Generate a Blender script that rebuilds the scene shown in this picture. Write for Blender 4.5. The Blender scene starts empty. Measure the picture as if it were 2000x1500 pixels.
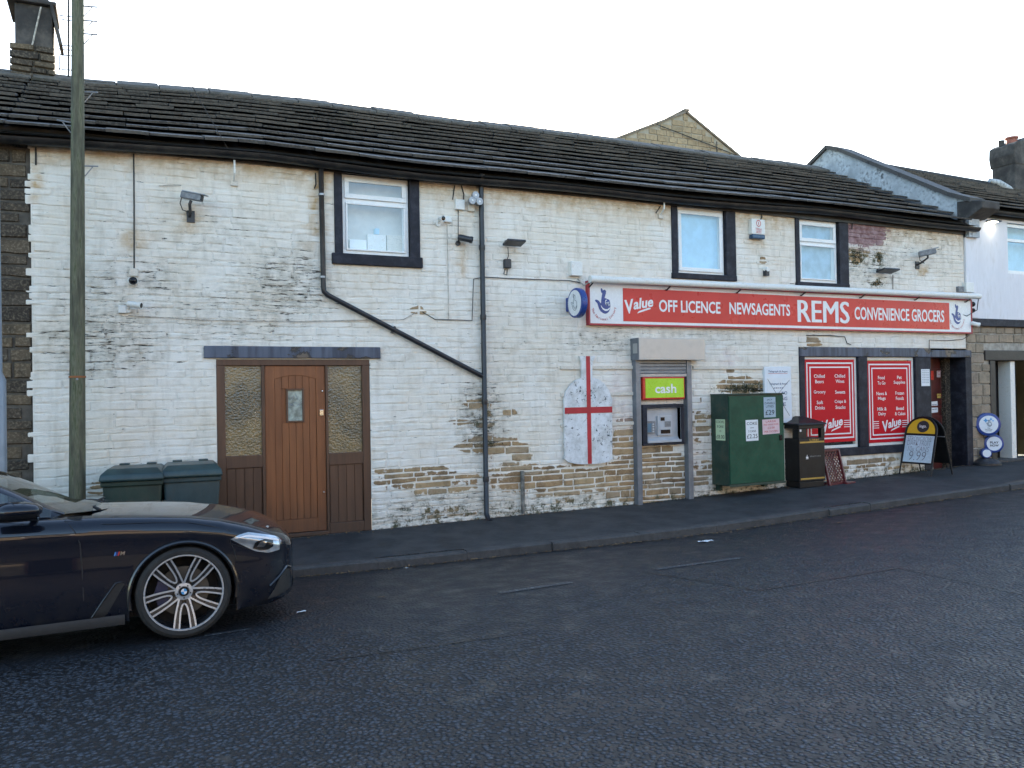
import bpy, bmesh, math, random
from mathutils import Vector, Matrix, noise as mnoise
R = math.radians
random.seed(7)
scene = bpy.context.scene
col = scene.collection

# ------------------------------------------------------------------ camera
CAM_D, CAM_Z, FPX = 10.4, 1.75, 1618.0
YAW, PITCH, ROLL = 0.44408, 0.01066, -0.01715
def cam_basis():
    f = Vector((math.sin(YAW)*math.cos(PITCH), math.cos(YAW)*math.cos(PITCH), math.sin(PITCH)))
    r0 = Vector((math.cos(YAW), -math.sin(YAW), 0)); u0 = r0.cross(f)
    r = r0*math.cos(ROLL)+u0*math.sin(ROLL); u = -r0*math.sin(ROLL)+u0*math.cos(ROLL)
    return r, u, f
CR, CU, CF = cam_basis()
CAM = Vector((0, -CAM_D, CAM_Z))
cd = bpy.data.cameras.new('camera'); cam = bpy.data.objects.new('camera', cd); col.objects.link(cam)
m = Matrix.Identity(4)
for i in range(3):
    m[i][0] = CR[i]; m[i][1] = CU[i]; m[i][2] = -CF[i]; m[i][3] = CAM[i]
cam.matrix_world = m
cd.sensor_width = 36; cd.lens = FPX/2000*36; cd.clip_start = .05; cd.clip_end = 2000
scene.camera = cam

# ------------------------------------------------------------------ light
SUN_EL, SUN_AZ = 14.0, 24.0          # sun low behind the buildings, a little to the right
world = bpy.data.worlds.new('World'); scene.world = world; world.use_nodes = True
nt = world.node_tree; nt.nodes.clear()
sky = nt.nodes.new('ShaderNodeTexSky'); sky.sky_type = 'NISHITA'; sky.sun_disc = False
sky.sun_elevation = R(SUN_EL); sky.sun_rotation = R(SUN_AZ)
sky.air_density = 1.0; sky.dust_density = 1.0; sky.ozone_density = 1.3
bg = nt.nodes.new('ShaderNodeBackground'); bg.inputs[1].default_value = 0.15
wo = nt.nodes.new('ShaderNodeOutputWorld')
nt.links.new(sky.outputs[0], bg.inputs[0]); nt.links.new(bg.outputs[0], wo.inputs[0])
sd = bpy.data.lights.new('sun', 'SUN'); sd.energy = 4.5; sd.angle = R(.5); sd.color = (1, .9, .76)
sun = bpy.data.objects.new('sun', sd); col.objects.link(sun)
sv = Vector((math.sin(R(SUN_AZ))*math.cos(R(SUN_EL)), math.cos(R(SUN_AZ))*math.cos(R(SUN_EL)), math.sin(R(SUN_EL))))
sun.rotation_euler = (-sv).to_track_quat('-Z', 'Y').to_euler()
vs = scene.view_settings
vs.view_transform = 'Standard'; vs.look = 'None'; vs.exposure = 2.2; vs.gamma = 1.0; vs.use_curve_mapping = False
scene.cycles.use_denoising = True
scene.cycles.max_bounces = 8
scene.cycles.sample_clamp_indirect = 6.0

# ------------------------------------------------------------------ measuring helpers (photo survey -> metres)
def P(px, py, Y=0.0):
    d = CF + CR*((px-1000)/FPX) - CU*((py-750)/FPX)
    return CAM + d*((Y+CAM_D)/d.y)
def PX(px, py, X):
    d = CF + CR*((px-1000)/FPX) - CU*((py-750)/FPX)
    return CAM + d*(X/d.x)
def rect(x0, y0, x1, y1, Y=0.0):
    "wall rectangle: X0, X1, Z0, Z1"
    mx, my = (x0+x1)/2, (y0+y1)/2
    return P(x0, my, Y).x, P(x1, my, Y).x, P(mx, y1, Y).z, P(mx, y0, Y).z
def interp(pts, x):
    if x <= pts[0][0]: return pts[0][1]
    for (a, b), (c, d) in zip(pts, pts[1:]):
        if x <= c: return b+(d-b)*(x-a)/(c-a)
    return pts[-1][1]
def sstep(a, b, x):
    t = min(1, max(0, (x-a)/(b-a))); return t*t*(3-2*t)
BASE = [(-30,-.50),(-5,-.10),(2.95,.02),(4.9,.046),(7,.06),(8,.083),(14.3,.235),(30,.5)]
KERB = [(-30,-1.5),(1.6,-1.56),(2.2,-1.66),(4.05,-1.81),(5.9,-1.92),(9,-1.86),(13,-1.84),(30,-1.84)]
def gz(x): return interp(BASE, x)
def yk(x): return interp(KERB, x)
def pave_z(x, y): return gz(x)+.025*y
def road_z(x, y):
    k = yk(x)
    d = max(0, -(y-k))
    return pave_z(x, k)-.10+.062*min(d, 3.2)-.02*max(0, d-4.5)*(d < 12)-.02*7.5*(d >= 12)
def ground_hit(px, py, fn=road_z):
    lo, hi = -9.5, 2.0
    for _ in range(50):
        mid = (lo+hi)/2; p = P(px, py, mid)
        if p.z > fn(p.x, p.y): lo = mid
        else: hi = mid
    return P(px, py, lo)

# ------------------------------------------------------------------ mesh helpers
class MB:
    def __init__(s): s.v = []; s.f = []; s.a = None; s.b = None; s.mi = []; s.cur = 0
    def add(s, vs, fs):
        n = len(s.v); s.v += [Vector(v) for v in vs]; s.f += [tuple(i+n for i in f) for f in fs]; s.mi += [s.cur]*len(fs)
        return s
    def box(s, x0, x1, y0, y1, z0, z1):
        if x0 > x1: x0, x1 = x1, x0
        if y0 > y1: y0, y1 = y1, y0
        if z0 > z1: z0, z1 = z1, z0
        return s.add([(x0,y0,z0),(x1,y0,z0),(x1,y1,z0),(x0,y1,z0),(x0,y0,z1),(x1,y0,z1),(x1,y1,z1),(x0,y1,z1)],
              [(0,3,2,1),(4,5,6,7),(0,1,5,4),(1,2,6,5),(2,3,7,6),(3,0,4,7)])
    def obox(s, c, ax, ay, az, hx, hy, hz):
        c = Vector(c); vs = []
        for k in (-1, 1):
            for i, j in ((-1,-1),(1,-1),(1,1),(-1,1)): vs.append(c+ax*hx*i+ay*hy*j+az*hz*k)
        return s.add(vs, [(0,3,2,1),(4,5,6,7),(0,1,5,4),(1,2,6,5),(2,3,7,6),(3,0,4,7)])
    def prism(s, pts, d):
        "polygon in 3d extruded by vector d"
        n = len(pts); d = Vector(d); a = [Vector(p) for p in pts]
        nr = Vector((0,0,0))
        for i in range(n):
            nr += a[i].cross(a[(i+1) % n])
        if nr.dot(d) > 0: a.reverse()
        s.add(a+[p+d for p in a], [tuple(range(n)), tuple(range(2*n-1, n-1, -1))]+[(i, i+n, (i+1) % n+n, (i+1) % n) for i in range(n)])
        return s
    def tube(s, pts, r, n=10, cap=True):
        pts = [Vector(p) for p in pts]; m_ = len(pts); rs = r if isinstance(r, (list, tuple)) else [r]*m_
        base = len(s.v); prev = None; vs = []
        for i, p in enumerate(pts):
            if i == 0: t = pts[1]-p
            elif i == m_-1: t = p-pts[i-1]
            else: t = (pts[i+1]-p).normalized()+(p-pts[i-1]).normalized()
            t.normalize()
            if prev is None:
                a = t.cross(Vector((0,0,1)))
                if a.length < .05: a = t.cross(Vector((0,1,0)))
            else: a = prev-t*prev.dot(t)
            a.normalize(); prev = a; b = t.cross(a)
            for k in range(n):
                an = 2*math.pi*k/n; vs.append(p+(a*math.cos(an)+b*math.sin(an))*rs[i])
        fs = [(i*n+k, i*n+(k+1) % n, (i+1)*n+(k+1) % n, (i+1)*n+k) for i in range(m_-1) for k in range(n)]
        if cap: fs += [tuple(range(n-1, -1, -1)), tuple(range((m_-1)*n, m_*n))]
        return s.add(vs, fs)
    def disc(s, c, ax, ay, rx, ry, depth, n=32):
        "elliptic drum: face centre c, in plane ax/ay, extruded by vector depth"
        c = Vector(c); return s.prism([c+ax*rx*math.cos(2*math.pi*k/n)+ay*ry*math.sin(2*math.pi*k/n) for k in range(n)], depth)
    def lathe(s, c, prof, n=20, axis=Vector((0,0,1)), ax=Vector((1,0,0)), cap=True):
        c = Vector(c); ay = axis.cross(ax); vs = []
        for r, h in prof:
            for k in range(n):
                a = 2*math.pi*k/n; vs.append(c+axis*h+(ax*math.cos(a)+ay*math.sin(a))*r)
        m_ = len(prof)
        fs = [(i*n+k, i*n+(k+1) % n, (i+1)*n+(k+1) % n, (i+1)*n+k) for i in range(m_-1) for k in range(n)]
        if cap and prof[0][0] > 1e-5: fs.append(tuple(range(n-1, -1, -1)))
        if cap and prof[-1][0] > 1e-5: fs.append(tuple(range((m_-1)*n, m_*n)))
        return s.add(vs, fs)
    def poly(s, pts): return s.add(pts, [tuple(range(len(pts)))])
    def build(s, name, mat, parent=None, local=False, bevel=0, smooth=False, seg=2, fixn=False):
        off = Vector((0,0,0))
        if parent is not None and not local:
            t = parent
            while t.parent is not None: t = t.parent
            off = t.location
        me = bpy.data.meshes.new(name); me.from_pydata([v-off for v in s.v], [], s.f)
        mats = mat if isinstance(mat, (list, tuple)) else [mat]
        for q in mats: me.materials.append(q)
        if len(mats) > 1: me.polygons.foreach_set('material_index', s.mi)
        if bevel or fixn:
            bm = bmesh.new(); bm.from_mesh(me)
            if fixn: bmesh.ops.recalc_face_normals(bm, faces=bm.faces)
            if bevel:
                ed = [e for e in bm.edges if len(e.link_faces) == 2 and e.calc_face_angle(0) > .5]
                bmesh.ops.bevel(bm, geom=ed, offset=bevel, segments=seg, profile=.5, affect='EDGES', clamp_overlap=True)
            bm.to_mesh(me); bm.free()
        if s.a is not None:
            at = me.color_attributes.new('A', 'FLOAT_COLOR', 'POINT'); at.data.foreach_set('color', [c for q in s.a for c in q])
        if s.b is not None:
            at = me.color_attributes.new('B', 'FLOAT_COLOR', 'POINT'); at.data.foreach_set('color', [c for q in s.b for c in q])
        if smooth:
            me.polygons.foreach_set('use_smooth', [True]*len(me.polygons))
            if smooth != 'all': me.set_sharp_from_angle(angle=R(38))
        me.update()
        o = bpy.data.objects.new(name, me); col.objects.link(o)
        if parent is not None: o.parent = parent
        return o
def tag(o, label=None, cat=None, group=None, kind=None):
    if label: o['label'] = label
    if cat: o['category'] = cat
    if group: o['group'] = group
    if kind: o['kind'] = kind
    return o
def thing(name, loc, label, cat, group=None, rz=0):
    o = bpy.data.objects.new(name, None); col.objects.link(o); o.location = loc; o.rotation_euler = (0,0,rz)
    o.empty_display_size = .2
    return tag(o, label, cat, group)
X_, Y_, Z_ = Vector((1,0,0)), Vector((0,1,0)), Vector((0,0,1))

_tc = {}
_ts = bpy.data.scenes.new('lettering_workshop')   # emptied and removed at the end
def text_geo(s, shear=0, bold=0.0):
    k = (s, shear, bold)
    if k in _tc: return _tc[k]
    c = bpy.data.curves.new('txt', 'FONT'); c.body = s; c.shear = shear; c.offset = bold; c.resolution_u = 3; c.fill_mode = 'FRONT'
    o = bpy.data.objects.new('txt', c); _ts.collection.objects.link(o)
    _ts.view_layers[0].update(); dg = _ts.view_layers[0].depsgraph
    me = bpy.data.meshes.new_from_object(o.evaluated_get(dg))
    vs = [v.co.copy() for v in me.vertices]; fs = [tuple(p.vertices) for p in me.polygons]
    bpy.data.objects.remove(o); bpy.data.curves.remove(c); bpy.data.meshes.remove(me)
    _tc[k] = (vs, fs); return vs, fs
def put_text(mb, s, O, u, v, w, h=None, shear=0, bold=.012, eps=.002, align='C', thick=0):
    "text fitted into a box w (x h) whose centre (or left middle) is O, in plane u, v"
    if s == '~':      # print too small to read in the photo: a broken grey line
        n = u.cross(v); k = 5; ws = [.8, 1.3, .6, 1.1, .9]; tot = sum(ws)+.35*(k-1); x = -w/2
        for q in ws:
            q = q/tot*w; a = Vector(O)+u*x+n*eps; mb.add([a-v*h*.3, a+u*q-v*h*.3, a+u*q+v*h*.3, a+v*h*.3], [(0,1,2,3)]); x += q+.35/tot*w
        return mb
    vs, fs = text_geo(s, shear, bold)
    x0 = min(p.x for p in vs); x1 = max(p.x for p in vs); y0 = min(p.y for p in vs); y1 = max(p.y for p in vs)
    sx = w/(x1-x0); sy = (h/(y1-y0)) if h else sx
    n = u.cross(v); cx = (x0+x1)/2 if align == 'C' else x0; cy = (y0+y1)/2
    pts = [Vector(O)+u*((p.x-cx)*sx)+v*((p.y-cy)*sy)+n*eps for p in vs]
    mb.add(pts, fs); return mb
def lines_text(mb, rows, u, v, **k):
    for s, O, w, h in rows: put_text(mb, s, O, u, v, w, h, **k)

# ------------------------------------------------------------------ materials
def new_mat(name):
    m_ = bpy.data.materials.new(name); m_.use_nodes = True
    t = m_.node_tree; t.nodes.clear()
    o = t.nodes.new('ShaderNodeOutputMaterial'); b = t.nodes.new('ShaderNodeBsdfPrincipled'); t.links.new(b.outputs[0], o.inputs[0])
    return m_, t, b
class NT:
    "small node-writing helper"
    def __init__(s, t): s.t = t
    def n(s, ty, **k):
        q = s.t.nodes.new('ShaderNode'+ty)
        for a, b in k.items(): setattr(q, a, b)
        return q
    def L(s, a, b): s.t.links.new(a, b)
    def val(s, sock, v):
        if hasattr(v, 'is_output'): s.L(v, sock)
        else: sock.default_value = v
    def math(s, op, a, b=0.0, clamp=False):
        q = s.n('Math', operation=op, use_clamp=clamp); s.val(q.inputs[0], a); s.val(q.inputs[1], b); return q.outputs[0]
    def mix(s, f, a, b):
        q = s.n('Mix', data_type='RGBA'); s.val(q.inputs[0], f)
        for i, c in ((6, a), (7, b)):
            if hasattr(c, 'is_output'): s.L(c, q.inputs[i])
            else: q.inputs[i].default_value = (*c, 1) if len(c) == 3 else c
        return q.outputs[2]
    def step(s, x, a, b):
        q = s.n('MapRange', interpolation_type='SMOOTHSTEP'); s.val(q.inputs[0], x); s.val(q.inputs[1], a); s.val(q.inputs[2], b); return q.outputs[0]
    def pos(s, sc=(1,1,1), obj=False):
        if obj: g = s.n('TexCoord').outputs['Object']
        else: g = s.n('NewGeometry').outputs['Position']
        q = s.n('Mapping'); q.inputs['Scale'].default_value = sc; s.L(g, q.inputs[0]); return q.outputs[0]
    def noise(s, p, sc, det=4, rough=.55, w=None):
        q = s.n('TexNoise'); s.L(p, q.inputs['Vector']); q.inputs['Scale'].default_value = sc; q.inputs['Detail'].default_value = det; q.inputs['Roughness'].default_value = rough
        return q.outputs[0]
    def voro(s, p, sc, feature='F1'):
        q = s.n('TexVoronoi', feature=feature); s.L(p, q.inputs['Vector']); q.inputs['Scale'].default_value = sc; return q
    def ramp(s, f, stops):
        q = s.n('ValToRGB'); s.L(f, q.inputs[0]); e = q.color_ramp.elements
        while len(e) < len(stops): e.new(.5)
        for el, (p, c) in zip(e, stops): el.position = p; el.color = (*c, 1)
        return q.outputs[0]
    def bump(s, h, strength, dist, b, normal=None):
        q = s.n('Bump'); q.inputs['Strength'].default_value = strength; q.inputs['Distance'].default_value = dist; s.L(h, q.inputs['Height'])
        if normal is not None: s.L(normal, q.inputs['Normal'])
        if b is not None: s.L(q.outputs[0], b.inputs['Normal'])
        return q.outputs[0]
def mat(name, c, rough=.5, metal=0, var=.18, sc=6, dirt=None, dirt_amt=.4, bump=.15, bsc=60, coat=0, spec=.5, obj=False, stretch=(1,1,1), bd=.004):
    m_, t, b = new_mat(name); N = NT(t)
    p = N.pos(stretch, obj); n1 = N.noise(p, sc, 5, .6); n2 = N.noise(p, sc*5.3, 3)
    f = N.step(n1, .3, .7)
    c1 = tuple(x*(1-var) for x in c); c2 = tuple(min(1, x*(1+var)) for x in c)
    cc = N.mix(f, c1, c2)
    if dirt:
        d = N.math('MULTIPLY', N.step(N.math('ADD', N.math('MULTIPLY', n1, .6), N.math('MULTIPLY', n2, .4)), .47, .68), dirt_amt)
        cc = N.mix(d, cc, dirt)
    N.L(cc, b.inputs['Base Color'])
    b.inputs['Metallic'].default_value = metal; b.inputs['Specular IOR Level'].default_value = spec
    N.L(N.math('ADD', N.math('MULTIPLY', N.math('SUBTRACT', n2, .5), .25), rough, True), b.inputs['Roughness'])
    b.inputs['Coat Weight'].default_value = coat; b.inputs['Coat Roughness'].default_value = .04
    if bump: N.bump(N.noise(p, bsc, 4), bump, bd, b)
    return m_
# ------------------------------------------------------------------ surveyed wear on the long wall
def proj(p):
    d = Vector(p)-CAM; z = d.dot(CF); return 1000+FPX*d.dot(CR)/z, 750-FPX*d.dot(CU)/z
def blobs(L, px, py):
    s = 0
    for cx, cy, rx, ry, st in L:
        q = ((px-cx)/rx)**2+((py-cy)/ry)**2
        if q < 6: s = max(s, st*math.exp(-q*q*.55) if q < 6 else 0)
    return s
BARE = [(835,938,122,28,.80),(1090,936,150,30,.95),(1265,930,95,62,1.0),(1220,880,30,60,.8),(1000,887,50,20,.55),(925,790,30,8,.95),(945,828,22,45,.5),(965,872,70,15,.9),
        (895,825,14,6,1),(1000,805,14,6,.9),(1368,870,25,110,.62),(1445,752,48,18,1.0),(1425,722,10,12,.5),(1700,908,85,20,.62),(1860,900,40,30,.3),
        (1587,672,13,22,1.0),(1690,452,44,34,1.0),(1672,500,17,17,1.1),(1717,505,8,14,.95),(1712,553,12,7,.9),(820,606,9,9,1.0),(190,952,30,16,.9),
        (735,870,8,14,.9),(740,905,12,20,.85),(855,1000,130,28,.42),(1100,990,160,22,.45),(1300,965,60,25,.8),(1290,840,50,30,.45),(1585,410,10,4,.6),(1490,508,8,8,.8)]
MOSS = [(1672,500,20,20,1),(1717,505,12,16,.9),(1712,553,16,9,.9),(1472,757,40,10,1.3),(1430,762,40,6,1.0),(945,820,24,50,.6),(880,1005,140,26,.6),(1110,990,150,16,.7),(1300,985,60,10,.6),(1700,930,120,16,.6),(960,868,50,8,.7)]
PURP = [(1690,448,46,40,1),(1215,790,34,70,.5),(1300,740,40,60,.3),(1420,705,14,20,.6),(1370,870,26,100,.35)]
RUST = [(70,350,9,40,1.1),(262,468,22,20,.9),(614,400,7,75,1.1),(374,434,18,28,.8),(900,505,8,50,.7),(1475,474,18,16,.5),(1803,528,10,10,1.0),(1000,500,16,20,.3),(736,545,80,22,.22),(1375,560,60,10,.3),(1000,290,0.1,.1,0)]
DIRT = [(560,555,85,70,.95),(210,600,110,95,.6),(300,545,50,40,.75),(200,665,110,70,.9),(470,615,140,60,.6),(940,815,46,80,1.0),(1190,665,90,24,.6),(400,460,120,60,.35),(1760,440,130,26,.6),
        (880,990,140,40,.7),(1800,480,80,50,.4),(1700,520,60,40,.8),(700,700,80,20,.5),(1350,660,120,16,.5),(1000,700,90,60,.25)]
def wear(x, z):
    px, py = proj((x, 0, z))
    yb = interp([(0,1075),(730,1035),(1000,1007),(1245,985),(1885,910),(2000,895)], px); h = (yb-py)
    bare = blobs(BARE, px, py)
    eav = interp([(0,272),(62,280),(400,310),(740,345),(1300,400),(1890,450)], px)
    moss = max(blobs(MOSS, px, py), .60*sstep(34, 6, h))
    rust = max(blobs(RUST, px, py), .7*sstep(60, 4, py-eav))
    grime = max(1.0*sstep(75, 8, h), .35*sstep(26, 0, py-eav), .9*blobs(DIRT, px, py))
    return (bare, blobs(DIRT, px, py), moss, blobs(PURP, px, py), rust, grime)

def masonry(name, paint, ramp, soot=.35, mortar=False, bumpd=.012):
    m_, t, b = new_mat(name); N = NT(t)
    A = N.n('Attribute', attribute_name='A'); B = N.n('Attribute', attribute_name='B')
    sa = N.n('SeparateColor'); N.L(A.outputs['Color'], sa.inputs[0]); sb = N.n('SeparateColor'); N.L(B.outputs['Color'], sb.inputs[0])
    bare, rnd, edge, dirt = sa.outputs[0], sa.outputs[1], sa.outputs[2], A.outputs['Alpha']
    moss, purp, rust, grime = sb.outputs[0], sb.outputs[1], sb.outputs[2], B.outputs['Alpha']
    p = N.pos(); n1 = N.noise(p, 7, 7, .62); n2 = N.noise(p, 38, 5, .6); nbig = N.noise(p, 1.1, 4)
    ph = N.pos((5, 5, 42)); nl = N.noise(ph, 1.0, 6, .68); ph2 = N.pos((14, 14, 90)); nl2 = N.noise(ph2, 1.0, 4, .7)
    # bare sandstone
    st = N.ramp(rnd, ramp)
    st = N.mix(N.math('MULTIPLY', N.step(n1, .42, .7), .55), st, tuple(x*.45 for x in ramp[0][1]))
    st = N.mix(N.math('MULTIPLY', N.step(n2, .45, .75), .3), st, (.55,.45,.32))
    st = N.mix(N.math('MULTIPLY', N.step(nbig, .42, .62), soot), st, (.035,.03,.025))
    if paint:
        pc = N.mix(N.step(nbig, .35, .65), (.755,.69,.59), (.79,.75,.68))
        pc = N.mix(N.math('MULTIPLY', N.step(n1, .46, .72), .5), pc, (.56,.50,.41))
        pc = N.mix(N.math('MULTIPLY', N.math('MULTIPLY', purp, .75), N.step(n1, .3, .6)), pc, (.55,.42,.42))
        pc = N.mix(N.math('MULTIPLY', rust, N.step(N.math('ADD', n1, N.math('MULTIPLY', nl, .3)), .35, .85)), pc, (.50,.32,.14))
        gr = N.math('MULTIPLY', grime, N.step(N.math('ADD', N.math('MULTIPLY', n1, .5), N.math('MULTIPLY', nl, .5)), .38, .66))
        pc = N.mix(N.math('MULTIPLY', gr, .8), pc, (.19,.175,.13))
        # grey streaking
        ps = N.pos((9, 9, 1.2)); ns = N.noise(ps, 1.0, 5, .6)
        pc = N.mix(N.math('MULTIPLY', N.step(ns, .48, .75), .34), pc, (.42,.37,.29))
        # dark lines and flakes along the beds
        th = N.math('SUBTRACT', N.math('SUBTRACT', .685, N.math('MULTIPLY', dirt, .105)), N.math('MULTIPLY', edge, .075))
        ck = N.step(nl, th, N.math('ADD', th, .03))
        ck2 = N.step(nl2, N.math('ADD', th, .02), N.math('ADD', th, .05))
        crack = N.math('MAXIMUM', ck, N.math('MULTIPLY', ck2, .8))
        pc = N.mix(N.math('MULTIPLY', crack, .93), pc, (.05,.043,.034))
        st = N.mix(N.step(purp, .3, .7), st, N.mix(N.step(n1, .35, .65), (.20,.105,.105), (.36,.25,.25)))
        k = N.math('ADD', N.math('ADD', bare, N.math('MULTIPLY', N.math('SUBTRACT', rnd, .5), .42)), N.math('MULTIPLY', N.math('SUBTRACT', n1, .5), .95))
        k = N.math('SUBTRACT', k, N.math('MULTIPLY', edge, .12 if not mortar else 0.0))
        k = N.math('MULTIPLY', k, N.step(bare, .02, .2))
        f = N.step(k, .50, .56)
        c = N.mix(f, pc, st)
    else:
        c = N.mix(N.math('MULTIPLY', edge, .35), st, (.04,.035,.03)); f = None
    c = N.mix(N.math('MULTIPLY', N.step(moss, .05, .6), N.step(N.math('ADD', N.math('ADD', N.math('MULTIPLY', n1, .6), N.math('MULTIPLY', n2, .4)), N.math('MULTIPLY', moss, .16)), .58, .70)), c, (.072,.074,.042))
    N.L(c, b.inputs['Base Color']); b.inputs['Roughness'].default_value = .85; b.inputs['Specular IOR Level'].default_value = .25
    h = N.math('ADD', N.math('ADD', N.math('MULTIPLY', n1, .6), N.math('MULTIPLY', nl, .5)), N.math('MULTIPLY', n2, .25))
    if f is not None: h = N.math('SUBTRACT', h, N.math('MULTIPLY', N.math('MAXIMUM', f, crack), .35))
    N.bump(h, .75, bumpd, b)
    return m_
TAN = [(0,(.25,.16,.085)),(.3,(.38,.245,.125)),(.65,(.44,.31,.17)),(1,(.34,.255,.165))]
DARKST = [(0,(.045,.036,.028)),(.4,(.085,.066,.047)),(.75,(.15,.11,.068)),(1,(.07,.058,.047))]
PALE = [(0,(.25,.20,.145)),(.4,(.33,.265,.19)),(.75,(.36,.28,.20)),(1,(.27,.22,.17))]
M = {}
M['painted'] = masonry('painted_sandstone', True, TAN)
M['joints'] = masonry('painted_joints', True, [(0,(.42,.37,.29)),(.5,(.5,.45,.37)),(.8,(.46,.42,.34)),(1,(.4,.36,.3))], mortar=True, soot=.15)
M['sooty'] = masonry('sooty_stone', False, DARKST, .3)
M['pale_stone'] = masonry('pale_stone', False, PALE, .12)
M['mortar'] = mat('mortar', (.085,.074,.06), .95, var=.3, sc=9, bump=.4)
M['mortar_pale'] = mat('mortar_pale', (.34,.31,.26), .95, var=.25, sc=9, bump=.4)
M['navy'] = mat('navy_masonry_paint', (.014,.015,.024), .6, var=.35, sc=7, dirt=(.06,.06,.068), dirt_amt=.45, spec=.3, bump=.35, bsc=45, bd=.006)
M['navy_worn'] = mat('worn_navy_masonry_paint', (.045,.055,.085), .5, var=.5, sc=4.5, dirt=(.10,.075,.055), dirt_amt=.9, bump=.4, bsc=30, bd=.006, stretch=(1,1,2))
def peeled():
    m_, t, b = new_mat('peeling_navy_paint'); N = NT(t); p = N.pos((1,1,1.5)); n = N.noise(p, 3.2, 6, .6); n2 = N.noise(N.pos((9,9,1)), 1.3, 4)
    c = N.mix(N.step(n2, .3, .7), (.028,.034,.055), (.085,.105,.15)); k = N.step(n, .555, .57); c = N.mix(k, c, N.mix(N.step(n, .60, .62), (.030,.026,.026), (.14,.105,.075)))
    N.L(c, b.inputs['Base Color']); b.inputs['Roughness'].default_value = .5; N.bump(N.math('SUBTRACT', N.math('MULTIPLY', n2, .3), k), .5, .006, b); return m_
M['navy_worn'] = peeled()
M['black_pvc'] = mat('black_plastic', (.011,.012,.017), .38, var=.2, dirt=(.06,.058,.055), dirt_amt=.35, bump=.04)
M['gutter'] = mat('gutter_black', (.0085,.008,.0085), .45, var=.4, dirt=(.045,.038,.03), dirt_amt=.6, bump=.1, sc=4)
M['upvc'] = mat('white_upvc', (.80,.80,.79), .3, var=.04, dirt=(.5,.46,.38), dirt_amt=.25, bump=.02)
M['white_plastic'] = mat('white_plastic', (.74,.73,.69), .4, var=.06, dirt=(.4,.35,.26), dirt_amt=.45, bump=.03, sc=14)
M['grey_plastic'] = mat('grey_plastic', (.16,.165,.175), .45, var=.2, dirt=(.35,.33,.3), dirt_amt=.4, bump=.05, sc=20)
M['dark_plastic'] = mat('dark_plastic', (.02,.021,.026), .4, var=.25, dirt=(.1,.09,.08), dirt_amt=.3, bump=.05, sc=20)
M['lens'] = mat('dark_lens', (.006,.006,.008), .08, var=.1, bump=0)
M['cable'] = mat('cable_black', (.02,.018,.017), .6, bump=0)
M['cable_pale'] = mat('cable_painted', (.42,.38,.32), .7, var=.35, sc=25, bump=0)
M['galv'] = mat('galvanised_steel', (.33,.34,.36), .42, .6, var=.12, dirt=(.2,.19,.18), dirt_amt=.4, bump=.05)
M['render_white'] = mat('white_render', (.72,.705,.72), .8, var=.05, sc=2, bump=.2, bsc=90, dirt=(.52,.49,.46), dirt_amt=.45, stretch=(1.6,1,.5))
M['render_grey'] = mat('weathered_render', (.46,.49,.51), .9, var=.3, sc=3, bump=.5, bsc=14, bd=.02, dirt=(.045,.045,.042), dirt_amt=.95)
M['soot_render'] = mat('sooty_render', (.055,.049,.045), .9, var=.4, sc=3, bump=.4, bsc=18, bd=.015, dirt=(.18,.16,.13), dirt_amt=.35)
M['beige_stone'] = mat('beige_block', (.38,.335,.26), .9, var=.12, sc=3, bump=.5, bsc=25, bd=.01)
M['terracotta'] = mat('terracotta', (.36,.13,.09), .8, var=.25)
M['wood_batten'] = mat('painted_batten', (.68,.62,.53), .7, var=.2, sc=9, dirt=(.1,.08,.06), dirt_amt=.6, bump=.3, stretch=(1,1,6))

def glass_mat(name, tint=(1,1,1), ior=1.9, rough=.0):
    m_ = bpy.data.materials.new(name); m_.use_nodes = True; t = m_.node_tree; t.nodes.clear(); N = NT(t)
    o = N.n('OutputMaterial'); tr = N.n('BsdfTransparent'); tr.inputs[0].default_value = (*tint, 1)
    g = N.n('BsdfGlossy'); g.inputs['Roughness'].default_value = rough; fr = N.n('Fresnel'); fr.inputs[0].default_value = ior
    N.bump(N.noise(N.pos(), 2.2, 2), .03, .05, g)
    x = N.n('MixShader'); N.L(N.math('MULTIPLY', fr.outputs[0], N.math('SUBTRACT', 1.0, N.n('NewGeometry').outputs['Backfacing'])), x.inputs[0]); N.L(tr.outputs[0], x.inputs[1]); N.L(g.outputs[0], x.inputs[2]); N.L(x.outputs[0], o.inputs[0])
    return m_
M['pane'] = glass_mat('window_glass', (.96,.98,1.0), 2.2)

def roofmat():
    m_, t, b = new_mat('stone_slate'); N = NT(t)
    A = N.n('Attribute', attribute_name='A'); sa = N.n('SeparateColor'); N.L(A.outputs['Color'], sa.inputs[0]); rnd = sa.outputs[1]; edge = sa.outputs[2]
    p = N.pos(); n1 = N.noise(p, 5, 7, .65); n2 = N.noise(p, 30, 5, .65)
    c = N.ramp(rnd, [(0,(.032,.028,.026)),(.3,(.058,.051,.046)),(.65,(.100,.087,.075)),(.85,(.066,.060,.055)),(1,(.044,.042,.043))])
    c = N.mix(N.math('MULTIPLY', N.step(n1, .45, .7), .6), c, (.018,.016,.016))
    c = N.mix(N.math('MULTIPLY', N.step(n2, .58, .74), .4), c, (.10,.094,.085))
    c = N.mix(N.math('MULTIPLY', edge, N.step(n2, .40, .62)), c, (.13,.12,.105))
    c = N.mix(N.math('MULTIPLY', N.step(N.noise(p, 2.3, 6, .7), .60, .72), .6), c, (.035,.038,.02))
    N.L(c, b.inputs['Base Color']); b.inputs['Roughness'].default_value = .7
    N.bump(N.math('ADD', n1, N.math('MULTIPLY', n2, .5)), .6, .012, b)
    return m_
M['slate'] = roofmat()
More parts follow.
